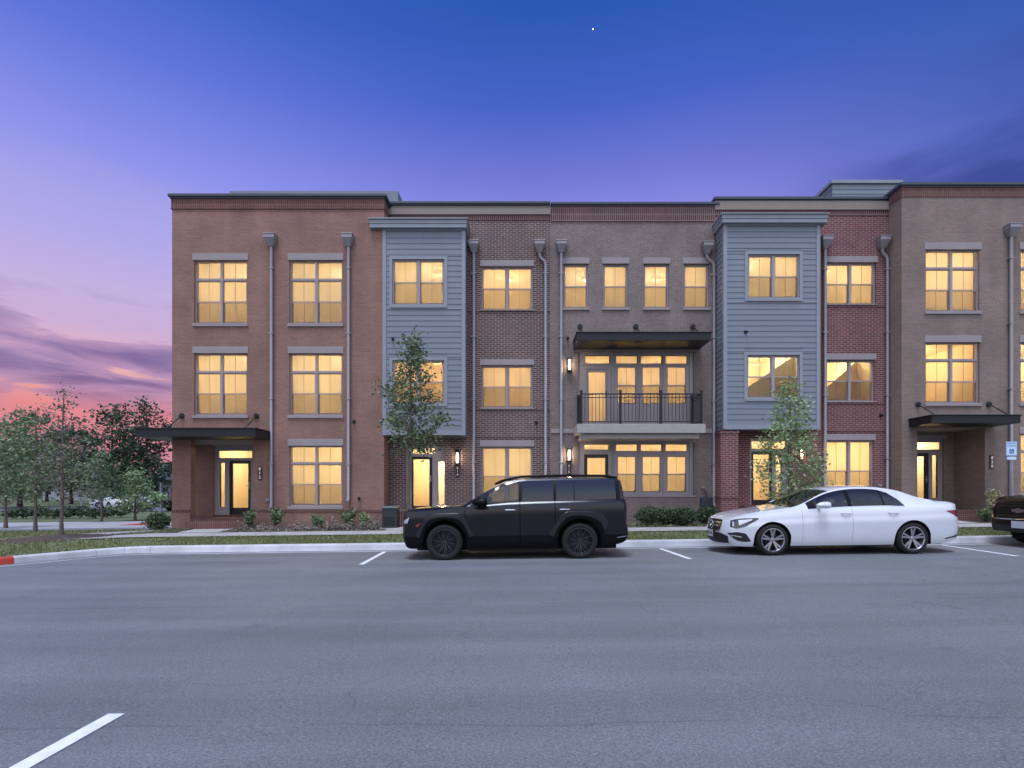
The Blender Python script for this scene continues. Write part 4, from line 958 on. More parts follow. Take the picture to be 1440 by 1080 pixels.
class Car:
    """one smooth lofted shell; x runs from nose (0) to tail, z up, half width in y"""
    def __init__(s,P):
        s.__dict__.update(P); s.top=pchip(*s.zt); s.belt=pchip(*s.zs); s.w=pchip(*s.plan); s.rw=pchip(*s.roofw)
        s.pr=pchip(*s.prof); s.nose=pchip(*s.xn); s.tl=pchip(*s.xt); s.sillz=pchip(*s.sill)
    def warp(s,x,z):
        if x<s.Lf: k=1-x/s.Lf; x=x+s.nose(z)*k*k
        if x>s.L-s.Lr: k=1-(s.L-x)/s.Lr; x=x-s.tl(z)*k*k
        return x
    def zb(s,x):
        z=s.sillz(x)
        for xa in s.axles:
            d=abs(x-xa)
            if d<s.ar: z=max(z,s.r+math.sqrt(s.ar**2-d*d)*s.asq)
        return z
    def ys(s,x,z):
        t=(z-s.zlo)/(s.belt(x)-s.zlo); return s.w(x)*s.pr(min(1,max(0,t)))
    def side(s,x,z,off=0.):   # point on the near flank
        return (s.warp(x,z),-(s.ys(x,z)+off),z)
    def stations(s):
        X=set(np.round(np.linspace(0,s.L,90),4))
        for xa in s.axles:
            for k in range(0,25):
                a=math.pi*k/24; X.add(round(xa-s.ar*math.cos(a),4))
            X.add(round(xa-s.ar-.001,4)); X.add(round(xa+s.ar+.001,4))
        for g in s.gaps:
            for d in (-.006,0,.006): X.add(round(g+d,4))
        for a,b in s.wins: X.add(a); X.add(b)
        for q in (.02,.05,.09,s.L-.02,s.L-.05,s.L-.09): X.add(q)
        for q in s.extra: X.add(q)
        X=sorted(q for q in X if 0<=q<=s.L); out=[X[0]]
        for q in X[1:]:
            if q-out[-1]>.0025: out.append(q)
        return out
    def build(s,root,mats):
        X=s.stations(); NLA,NLB,NU,NT=6,12,12,10
        zl=np.linspace(s.zlo,s.zc,NLA+1)
        nS=len(X); V=[]; rows=NLA+NLB+NU+NT+1
        for x in X:
            zb=s.zb(x); zs=s.belt(x); zt=s.top(x); col=[]
            gap=any(abs(x-g)<.001 for g in s.gaps)
            levels=[max(z,zb) for z in zl]+[max(lerp(s.zc,zs,k/NLB),zb) for k in range(1,NLB+1)]
            for z in levels:
                y=s.ys(x,z)
                if gap and z>s.zc-.1: y-=.02
                col.append((s.warp(x,z),y,z))
            wb=s.ys(x,zs); rw=min(s.rw(x),wb-.01); hgt=zt-zs; zr=zs+hgt*(s.railk if hgt>.12 else lerp(.6,s.railk,max(0,hgt/.12)))
            if x in s.flat: pass
            wb2=wb-s.shoulder*min(1,hgt/.3)
            hi=s.wrow[1]; g=s.gtop(x)*hi/NU
            for k in range(1,NU+1):
                t=k/hi*g if k<=hi else g+(k-hi)/(NU-hi)*(1-g); y=lerp(wb if t<.01 else wb2,rw,t)+.035*math.sin(math.pi*t)*min(1,hgt/.4); z=lerp(zs,zr,t)
                if gap and s.gapup(x) and t<.97: y-=.012
                col.append((s.warp(x,z),y,z))
            for k in range(1,NT+1):
                t=k/NT; y=rw*(1-t); z=zr+(zt-zr)*(1-(1-t)**2.2); col.append((s.warp(x,z),y,z))
            V.append(col)
        groups={}
        def put(key,q):
            groups.setdefault(key,MB()).face(q)
        def fc(key,q,sm=None):
            pts=[]
            for p in q:
                if not pts or (Vector(p)-Vector(pts[-1])).length>1e-5: pts.append(p)
            if len(pts)>2 and (Vector(pts[0])-Vector(pts[-1])).length<1e-5: pts.pop()
            if len(pts)<3: return
            k2=key+'~' if key.startswith('win') and key!='windscreen' or key.startswith('pillar') else key; put(key,pts); put(k2,[(a,-b,c) for a,b,c in reversed(pts)])
        iu0=NLA+NLB
        for i in range(nS-1):
            xm=(X[i]+X[i+1])/2; hgt=s.top(xm)-s.belt(xm)
            for k in range(rows-1):
                q=[V[i][k],V[i+1][k],V[i+1][k+1],V[i][k+1]]
                key='body'
                if k<NLA: key='cladding' if s.hasclad else 'body'
                elif iu0<=k<iu0+NU and hgt>.06:
                    t0=k-iu0
                    a,b=s.dlo
                    lo,hi=s.wrow
                    if a<xm<b and lo<=t0<hi:
                        key='pillar%d'%sum(1 for w_ in s.wins if w_[0]<xm)
                        for n,(wa,wb_) in enumerate(s.wins):
                            if wa<xm<wb_: key='win%d'%n
                elif k>=iu0+NU:
                    if s.ws[0]<xm<s.ws[1] and (k-iu0-NU)>=s.wsrow: key='windscreen'
                    if s.rs[0]<xm<s.rs[1] and (k-iu0-NU)>=s.wsrow: key='rear_window'
                fc(key,q)
        # nose and tail caps
        for idx,sg in ((0,-1),(nS-1,1)):
            col=V[idx]; NC=8
            for k in range(rows-1):
                for j in range(NC):
                    def pt(kk,jj):
                        x,y,z=col[kk]; t=1-jj/NC; bow=s.bow if sg<0 else s.bowr
                        return (x+sg*bow*(1-t*t),y*t,z)
                    key='body'
                    if sg>0 and s.tailwin and iu0<=k<iu0+NU and False: key='rear_window'
                    q=[pt(k,j),pt(k+1,j),pt(k+1,j+1),pt(k,j+1)]
                    if k<NLA and s.hasclad: key='cladding'
                    fc(key,q if sg<0 else q[::-1])
        ox=Vector(ORG[root.name])
        for key,mb in groups.items():
            key=key.rstrip('~')
            if key.startswith('pillar'): key='pillar'
            mb.v=[(a+ox.x,b+ox.y,c+ox.z) for a,b,c in mb.v]
            if key.startswith('win') and key!='windscreen':
                nm='side_window'; mt=mats['glass'][int(key[3:])]
            else: nm={'body':'body','cladding':'lower_cladding','pillar':'window_trim','windscreen':'windscreen','rear_window':'rear_window'}[key]; mt={'body':mats['body'],'cladding':mats['clad'],'pillar':mats['clad'],'windscreen':mats['ws'],'rear_window':mats['ws']}[key]
            o=mb.build(nm,mt,root,smooth=True,ang=34,normals=True)
        # arch liners + underbody
        mb=MB()
        for xa in s.axles:
            for sg in (-1,1):
                G=[]
                for k in range(0,19):
                    a=math.pi*k/18; x=xa-(s.ar)*math.cos(a); z=max(s.zlo,s.r+s.ar*math.sin(a)*s.asq); y0=s.ys(x,max(z,s.zlo))-.012
                    G.append([(x,sg*y0,z),(x,sg*(y0-.3),z)])
                mb.grid(G); 
                mb.face([(xa-s.ar,sg*.55,.2),(xa+s.ar,sg*.55,.2),(xa+s.ar,sg*.55,s.r+s.ar),(xa-s.ar,sg*.55,s.r+s.ar)])
        mb.box(.25,s.L-.3,-.55,.55,.17,.36); w_=s.w(s.L/2)-.09; mb.box(s.axles[0]+s.ar+.02,s.axles[1]-s.ar-.02,-w_,w_,.175,.34)
        mb.v=[(a+ox.x,b+ox.y,c+ox.z) for a,b,c in mb.v]; mb.build('underbody',M['well'],root)
        return ox
    def patch(s,root,name,mat,tops,bots,off=.008,nx=14,nz=5,both=True,smooth=True,mode='side'):
        """panel following the body surface: tops/bots are polylines in side view (or front view)"""
        ox=ORG[root.name]
        def rs(pl,t):
            L=[0]
            for i in range(len(pl)-1): L.append(L[-1]+math.hypot(pl[i+1][0]-pl[i][0],pl[i+1][1]-pl[i][1]))
            d=t*L[-1]
            for i in range(len(pl)-1):
                if d<=L[i+1]+1e-9: u=(d-L[i])/max(1e-9,L[i+1]-L[i]); return (lerp(pl[i][0],pl[i+1][0],u),lerp(pl[i][1],pl[i+1][1],u))
            return pl[-1]
        for sg in ((1,-1) if both else (1,)):
            mb=MB(); G=[]
            for j in range(nz+1):
                row=[]
                for i in range(nx+1):
                    a=rs(tops,i/nx); b=rs(bots,i/nx); u=lerp(b[0],a[0],j/nz); z=lerp(b[1],a[1],j/nz)
                    if mode=='side': p=s.side(u,z,off)
                    else:   # front view: u = y
                        w0=s.ys(0,z); t=u/w0
                        if abs(t)<=1: x=s.nose(z)-s.bow*(1-t*t)
                        else:
                            # walk back along the corner
                            x=0
                            while s.ys(x,z)<abs(u) and x<.6: x+=.004
                            x=s.warp(x,z)
                        p=(x-off,u,z)
                    row.append((p[0]+ox.x,p[1]*sg+ox.y,p[2]+ox.z))
                G.append(row)
            mb.grid(G); 
            # edge thickness
            o=mb.build(name,mat,root,smooth=True,ang=60)
def wheel(root,x,y,z,r,rr,w,style,sg,mt,mp):
    """tyre and rim; sg=-1 near side"""
    t=MB(); c=(x,y,z); hw=w/2
    t.lathe([(rr-.01,-hw+.02),(rr+.004,-hw+.004),(r-.05,-hw),(r-.018,-hw+.012),(r,-hw+.04),(r,0),(r,hw-.04),(r-.018,hw-.012),(r-.05,hw),(rr,hw-.01),(rr-.01,hw-.03)],c,'y',48)
    ox=ORG[root.name]; t.v=[(a+ox.x,b+ox.y,d+ox.z) for a,b,d in t.v]
    wo=MB(); wo.lathe([(.0,-sg*.02),(rr-.02,-sg*.02),(rr-.01,-sg*.025)],c,'y',32)   # brake/backing
    wo.lathe([(.0,sg*.02),(.15,sg*.02),(.15,sg*.0)],c,'y',32)
    wo.v=[(a+ox.x,b+ox.y,d+ox.z) for a,b,d in wo.v]
    W_=wo.build('wheel',M['rimgrey'],root,smooth=True)
    t.build('tyre',M['tyre'],W_,smooth=True,ang=60)
    rm=MB(); f=hw-.012
    rm.lathe([(rr-.004,sg*(f-.02)),(rr+.004,sg*f),(rr-.012,sg*(f+.003)),(rr-.022,sg*(f-.012)),(rr-.026,-sg*.03)],c,'y',48)
    rm.lathe([(.0,sg*(f-.018)),(.026,sg*(f-.018)),(.032,sg*(f-.028)),(.045,sg*(f-.03)),(.05,sg*(f-.07))],c,'y',24)
    def spoke(a0,a1,r0,r1,w0,w1,d0=.028,d1=.008,mbx=rm,th=.03):
        p0=Vector((math.cos(a0)*r0,math.sin(a0)*r0)); p1=Vector((math.cos(a1)*r1,math.sin(a1)*r1)); d=(p1-p0).normalized(); n=Vector((-d.y,d.x))
        q=[p0-n*w0,p0+n*w0,p1+n*w1,p1-n*w1]; yy=[sg*(f-d0)]*2+[sg*(f-d1)]*2
        top=[(x+u.x,y+v,z+u.y) for u,v in zip(q,yy)]; bot=[(a,b-sg*th,c_) for a,b,c_ in top]
        mbx.raw(top+bot,[(0,1,2,3),(0,4,5,1),(1,5,6,2),(2,6,7,3),(3,7,4,0)])
    if style=='suv':
        for k in range(10):
            a=2*math.pi*k/10
            spoke(a,a+.16*sg,.035,rr-.012,.012,.010); spoke(a+.03,a+.36*sg,.05,rr-.012,.007,.007)
            spoke(a-.05,a-.10*sg,.05,rr-.012,.005,.006)
    elif style=='sedan':
        for k in range(5):
            a=2*math.pi*k/5+.3
            spoke(a-.10,a-.17,.04,rr-.014,.017,.019); spoke(a+.10,a+.17,.04,rr-.014,.017,.019); spoke(a,a,.04,rr*.62,.026,.006,.034,.03)
    else:
        for k in range(6):
            a=2*math.pi*k/6+.2; spoke(a-.1,a-.12,.04,rr-.014,.02,.022); spoke(a+.1,a+.12,.04,rr-.014,.02,.022)
    rm.v=[(a+ox.x,b+ox.y,d+ox.z) for a,b,d in rm.v]
    rm.build('rim',mt,W_,smooth=True,ang=30,normals=True)
def local(root,mb,name,mat,parent=None,**k):
    ox=ORG[root.name]; mb.v=[(a+ox.x,b+ox.y,c+ox.z) for a,b,c in mb.v]; return mb.build(name,mat,parent or root,**k)
def mirror_box(root,car,x,z,mat,sx=.24,sz=.16,out=.17):
    for sg in (-1,1):
        y=sg*(car.ys(x,z-.08)+.02); m=MB()
        prof=[(0,.35),(.05,.7),(.12,.95),(.2,1.),(.24,.9),(.25,.7)]
        G=[]
        for dx,k in prof:
            ring=[]
            for a in range(13):
                t=2*math.pi*a/12; ring.append((x+dx*sx/.24,y+sg*(out/2+.06)+math.cos(t)*out/2*k,z+math.sin(t)*sz/2*k+.0))
            G.append(ring)
        m.grid(G); m.face([G[-1][i] for i in range(12)]); m.face([G[0][i] for i in reversed(range(12))])
        m.tube([(x+.12,y-sg*.05,z-sz*.45),(x+.12,y+sg*.1,z-sz*.3)],.025,8)
        local(root,m,'side_mirror',mat,smooth=True,ang=50,normals=True)
def handle(root,car,x,z,mat,l=.2):
    for sg in (-1,1):
        m=MB(); pts=[]
        for k in range(7):
            t=k/6; xx=x+l*(t-.5); pts.append((xx,sg*(car.ys(xx,z)+.012+.02*math.sin(math.pi*t)**.5),z))
        m.tube(pts,.014,8); local(root,m,'door_handle',mat,smooth=True)
def seats(root,xs,zs,w=.38,h=.62):
    for i,x in enumerate(xs):
        for y in (-.36,.36):
            m=MB(); m.box(x,x+.5,y-w/2*1.2,y+w/2*1.2,zs-.1,zs+.1); m.box(x+.45,x+.58,y-w/2*1.1,y+w/2*1.1,zs+.1,zs+h); m.box(x+.52,x+.62,y-.12,y+.12,zs+h+.04,zs+h+.22); local(root,m,'seat',M['seat'],bevel=.04)
SL=(0,-math.atan(S),0)
# ======================= dark SUV
def make_suv():
    X0=-1.546-.895; Yc=11.86
    root=thing('parked_suv',(X0,Yc,gz(X0)),'dark graphite boxy SUV parked at the kerb in front of the dark brick house','SUV',None,SL)
    L=4.83
    car=Car(dict(L=L,zlo=.24,zc=.50,r=.372,ar=.465,asq=1.,axles=(.895,3.708),hasclad=True,
      zt=([0,.1,.5,1.0,1.25,1.35,2.05,2.25,2.6,3.4,4.2,4.6,4.72,4.83],[1.04,1.07,1.10,1.125,1.145,1.19,1.60,1.675,1.715,1.725,1.715,1.685,1.64,1.20]),
      zs=([0,.12,.5,1.2,2.0,3.5,4.6,4.83],[1.0,1.01,1.03,1.09,1.145,1.175,1.19,1.15]),
      plan=([0,.04,.12,.3,.6,1.2,3.8,4.4,4.7,4.83],[.76,.83,.885,.92,.935,.95,.95,.93,.90,.84]),
      roofw=([0,.3,1.15,1.35,2.1,2.5,4.2,4.7,4.83],[.70,.80,.80,.80,.68,.66,.655,.65,.64]),
      prof=([0,.12,.3,.5,.75,.92,1],[.955,.985,.99,.995,1.0,.985,.955]),
      xn=([.2,.35,.5,.7,.9,1.0,1.1,1.8],[.10,.03,.0,.01,.012,.02,.05,.1]),xt=([.2,.4,.55,.8,1.2,1.6,1.8],[.24,.13,.10,.12,.13,.16,.18]),
      Lf=.45,Lr=.5,bow=.06,bowr=.06,sill=([0,.2,.5,1.3,3.3,4.1,4.5,4.83],[.27,.235,.24,.25,.25,.25,.29,.36]),
      gaps=(1.33,2.47,3.20),gapup=lambda x:False,wins=[(1.72,2.445),(2.515,3.175),(3.235,3.60),(3.62,4.50)],dlo=(1.55,4.62),wrow=(1,11),railk=.93,gtop=lambda x:1.,shoulder=.035,
      ws=(1.27,2.12),rs=(4.66,4.82),wsrow=0,tailwin=False,extra=[1.55,4.62,1.27,2.12,4.66],flat=[]))
    car.build(root,dict(body=M['suv'],clad=M['clad'],glass=[M['carglass'],M['darkglass'],M['darkglass'],M['darkglass']],ws=M['carglass']))
    for x in car.axles:
        for sg in (-1,1): wheel(root,x,sg*.825,.372,.372,.275,.245,'suv',sg,M['rimdark'],None)
    # angular gloss arch flares
    for xa,outer in ((.895,[(-.60,.52),(-.52,.70),(-.40,.93),(-.33,.97),(.30,.985),(.42,.93),(.62,.52)]),(3.708,[(-.66,.52),(-.55,.66),(-.36,.96),(-.24,.995),(.36,.995),(.47,.95),(.60,.76)])):
        for sg in (-1,1):
            m=MB(); n=28; I=[];O=[]
            Ls=[0]; 
            for i in range(len(outer)-1): Ls.append(Ls[-1]+math.hypot(outer[i+1][0]-outer[i][0],outer[i+1][1]-outer[i][1]))
            for k in range(n+1):
                a=math.pi*(.04+.92*k/n); I.append((xa-.467*math.cos(a),.372+.467*math.sin(a)))
                d=Ls[-1]*k/n; i=min(max(int(np.searchsorted(Ls,d))-1,0),len(outer)-2); u=(d-Ls[i])/(Ls[i+1]-Ls[i])
                O.append((xa+lerp(outer[i][0],outer[i+1][0],u),lerp(outer[i][1],outer[i+1][1],u)))
            def P_(x,z,o): 
                p=car.side(x,z,o); return (p[0],p[1]*(-sg) ,p[2])
            G=[[P_(x,z,-.02) for x,z in I],[P_(x,z,.022) for x,z in I],[P_(lerp(a[0],b[0],.42),lerp(a[1],b[1],.42),.034) for a,b in zip(I,O)],[P_(lerp(a[0],b[0],.9),lerp(a[1],b[1],.9),.03) for a,b in zip(I,O)],[P_(x,z,-.004) for x,z in O]]
            m.grid(G[:3],1); m.grid(G[2:],0); local(root,m,'wheel_arch_trim',[M['suvflare'],M['clad']],smooth=True,ang=25,normals=True)
    for sg in (-1,1):
        m=MB(); m.tube([(1.95,sg*.66,1.57),(2.1,sg*.665,1.645),(2.5,sg*.66,1.725),(3.4,sg*.655,1.742),(4.25,sg*.65,1.725),(4.55,sg*.64,1.68)],.026,8); local(root,m,'roof_rail',M['clad'],smooth=True)
    mirror_box(root,car,1.50,1.20,M['clad'],.28,.19,.2)
    for x in (2.27,3.40): handle(root,car,x,1.03,M['chrome'],.2)
    car.patch(root,'headlight',M['lens'],[(.02,.82),(.16,.90)],[(.03,.76),(.12,.78)],.012,6,3)
    car.patch(root,'side_marker',M['amber'],[(.33,.76),(.42,.78)],[(.30,.70),(.35,.70)],.045,4,2)
    car.patch(root,'tail_light',M['tail'],[(L-.06,.80),(L-.01,.80)],[(L-.06,.70),(L-.01,.70)],.012,4,3)
    car.patch(root,'bumper_trim',M['chrome'],[(L-.33,.44),(L-.06,.47)],[(L-.34,.425),(L-.06,.45)],.012,6,1)
    car.patch(root,'grille',M['clad'],[(-.7,.86),(.7,.86)],[(-.68,.5),(.68,.5)],.012,16,6,both=False,mode='front')
    car.patch(root,'lower_grille',M['plastic'],[(-.66,.46),(.66,.46)],[(-.6,.30),(.6,.30)],.014,16,3,both=False,mode='front')
    seats(root,(1.95,2.8,3.6),.62)
    m=MB(); m.tube([(1.72,-.36+.17*math.cos(t),.98+.17*math.sin(t)) for t in np.linspace(0,2*math.pi,20)],.014,6); local(root,m,'steering_wheel',M['plastic'],smooth=True)
    m=MB(); m.tube([(4.35,-.0,1.70),(4.5,0,1.76)],.02,6); local(root,m,'roof_aerial',M['clad'])
    return root,car
M['suvflare']=paint('arch_trim_paint','#1a1b20',.3,.0,.3,.4)
suv,suvcar=make_suv()
# ======================= white saloon
def make_sedan():
    X0=5.33-.85; Yc=11.93
    root=thing('parked_saloon',(X0,Yc,gz(X0)),'white four door saloon car parked at the kerb with a star badge in its grille','car',None,SL)
    L=4.93
    car=Car(dict(L=L,zlo=.19,zc=.34,r=.33,ar=.385,asq=1.,axles=(.85,3.79),hasclad=False,
      zt=([0,.08,.4,.9,1.25,1.42,2.1,2.4,2.75,3.2,3.6,4.1,4.4,4.7,4.85,4.93],[.74,.80,.885,.965,1.01,1.045,1.355,1.435,1.468,1.455,1.39,1.20,1.125,1.10,1.08,1.02]),
      zs=([0,.1,.5,1.2,2.0,3.2,3.9,4.4,4.8,4.93],[.73,.77,.85,.93,.965,.99,1.005,1.03,1.04,1.0]),
      plan=([0,.05,.15,.35,.7,1.3,3.6,4.2,4.6,4.83,4.93],[.60,.70,.79,.865,.91,.926,.926,.91,.86,.78,.68]),
      roofw=([0,.3,1.2,1.42,2.2,2.7,3.3,4.1,4.3,4.6,4.93],[.52,.66,.74,.73,.60,.565,.565,.63,.70,.70,.6]),
      prof=([0,.1,.25,.5,.68,.74,.9,1],[.905,.945,.972,.992,1.0,.984,.97,.94]),
      xn=([.15,.3,.45,.6,.75,.9,1.5],[.09,.02,.0,.02,.06,.14,.2]),xt=([.2,.35,.5,.7,.95,1.1,1.5],[.12,.03,.0,.02,.05,.03,.05]),
      Lf=.45,Lr=.45,bow=.10,bowr=.10,sill=([0,.2,.5,1.3,3.4,4.2,4.6,4.93],[.2,.18,.19,.2,.2,.2,.23,.29]),
      gaps=(1.47,2.52,3.52),gapup=lambda x:False,wins=[(1.78,2.475),(2.56,3.215),(3.25,3.64)],dlo=(1.62,3.66),wrow=(1,11),railk=.90,gtop=lambda x:float(np.interp(x,[3.0,3.2,3.4,3.55,3.66],[1.,.97,.82,.5,.08])),shoulder=.03,
      ws=(1.3,2.18),rs=(3.32,4.12),wsrow=0,tailwin=False,extra=[1.62,3.66,1.3,2.18,3.32,4.12,3.3,3.35,3.4,3.45,3.5],flat=[]))
    car.build(root,dict(body=M['white'],clad=M['clad'],glass=[M['carglass']]*3,ws=M['carglass']))
    for x in car.axles:
        for sg in (-1,1): wheel(root,x,sg*.80,.33,.33,.248,.225,'sedan',sg,M['rimalu'],None)
    mirror_box(root,car,1.70,1.055,M['white'],.25,.15,.18)
    for x in (2.38,3.37): handle(root,car,x,.875,M['white'],.2)
    # chrome window line
    for sg in (-1,1):
        m=MB(); pts=[]
        for x in np.linspace(1.64,3.64,24): z=car.belt(x)+.012; pts.append((x,sg*(car.ys(x,z)-.022),z))
        m.tube(pts,.007,5); local(root,m,'window_moulding',M['chrome'],smooth=True)
    # head lamps wrapping the front corner
    car.patch(root,'headlight',M['lensdark'],[(.02,.735),(.10,.77),(.28,.79),(.56,.795)],[(.03,.60),(.12,.57),(.30,.62),(.56,.775)],.006,16,6)
    car.patch(root,'headlight_reflector',M['lens'],[(.15,.75),(.44,.775)],[(.17,.64),(.42,.745)],.012,8,3)
    car.patch(root,'headlight_reflector',M['lens'],[(.04,.71),(.075,.725)],[(.05,.62),(.085,.61)],.012,3,3)
    car.patch(root,'air_intake',M['plastic'],[(.0,.47),(.14,.50),(.30,.47),(.40,.32)],[(.08,.36),(.15,.31),(.27,.29),(.40,.30)],.007,12,4)
    car.patch(root,'air_intake_fin',M['white'],[(.04,.435),(.22,.40)],[(.05,.42),(.22,.385)],.02,6,1)
    car.patch(root,'tail_light',M['tail'],[(L-.42,.90),(L-.04,.92)],[(L-.30,.85),(L-.04,.74)],.006,10,4)
    car.patch(root,'bumper_trim',M['plastic'],[(L-.42,.33),(L-.04,.40)],[(L-.44,.30),(L-.04,.36)],.008,8,2)
    car.patch(root,'tail_pipe_trim',M['chrome'],[(L-.16,.33),(L-.05,.35)],[(L-.16,.31),(L-.05,.33)],.014,4,1)
    car.patch(root,'grille',M['plastic'],[(-.40,.735),(-.2,.745),(.2,.745),(.40,.735)],[(-.38,.52),(-.3,.50),(.3,.50),(.38,.52)],.006,18,6,both=False,mode='front')
    m=MB()
    def fp(y,z,o): 
        t=y/car.ys(0,z); return (car.nose(z)-car.bow*(1-t*t)-o,y,z)
    for z in (.685,.61):
        for sg in (-1,1): 
            G=[[fp(sg*y,z+d,.02) for y in np.linspace(.1,.385,8)] for d in (-.017,.017)]; m.grid(G)
            G=[[fp(sg*y,z+.017,o) for y in np.linspace(.1,.385,8)] for o in (.0,.02)]; m.grid(G)
    edge=[(-.405,.64),(-.41,.735),(-.2,.75),(.2,.75),(.41,.735),(.405,.64),(.385,.52),(.3,.495),(-.3,.495),(-.385,.52),(-.405,.64)]
    pts=[]
    for i in range(len(edge)-1):
        for k in range(5): t=k/5; pts.append(fp(lerp(edge[i][0],edge[i+1][0],t),lerp(edge[i][1],edge[i+1][1],t),.01))
    m.tube(pts+[pts[0]],.009,6)
    local(root,m,'grille_bar',M['chrome'],smooth=True,ang=30)
    m=MB(); zc=.635; x0=fp(0,zc,0)[0]-.035
    m.tube([(x0,.092*math.cos(t),zc+.092*math.sin(t)) for t in np.linspace(0,2*math.pi,29)],.010,8,cap=False)
    for k in range(3):
        a=math.pi/2+2*math.pi*k/3; q=(math.cos(a)*.088,math.sin(a)*.088); n=(-math.sin(a)*.017,math.cos(a)*.017)
        m.face([(x0-.008,n[0],zc+n[1]),(x0-.003,q[0],zc+q[1]),(x0-.014,0,zc)]); m.face([(x0-.014,0,zc),(x0-.003,q[0],zc+q[1]),(x0-.008,-n[0],zc-n[1])])
    m.lathe([(0,0),(.085,0)],(0,0,0),'y',4) if False else None
    local(root,m,'star_badge',M['chrome'],smooth=True,ang=30)
    car.patch(root,'lower_grille',M['plastic'],[(-.62,.40),(-.4,.46),(.4,.46),(.62,.40)],[(-.60,.25),(-.3,.235),(.3,.235),(.60,.25)],.008,18,4,both=False,mode='front')
    m=MB(); xp=fp(0,.42,0)[0]-.04; m.box(xp-.006,xp,-.155,.155,.355,.51); pl=local(root,m,'number_plate',M['plate2'],bevel=.003)
    m=MB()
    rn=random.Random(3)
    for k in range(7):
        if k==3: continue
        y=-.115+.038*k; m.box(xp-.008,xp-.0062,y-.011,y+.011,.395,.47)
    local(root,m,'plate_characters',M['lensdark'],pl)
    m=MB(); m.box(xp,xp+.06,-.16,.16,.35,.505); local(root,m,'plate_holder',M['plastic'])
    seats(root,(2.0,2.95),.42,.36,.52)
    m=MB(); m.tube([(1.85,-.36+.17*math.cos(t),.80+.17*math.sin(t)) for t in np.linspace(0,2*math.pi,20)],.014,6); local(root,m,'steering_wheel',M['plastic'],smooth=True)
    return root,car
sedan,sedancar=make_sedan()
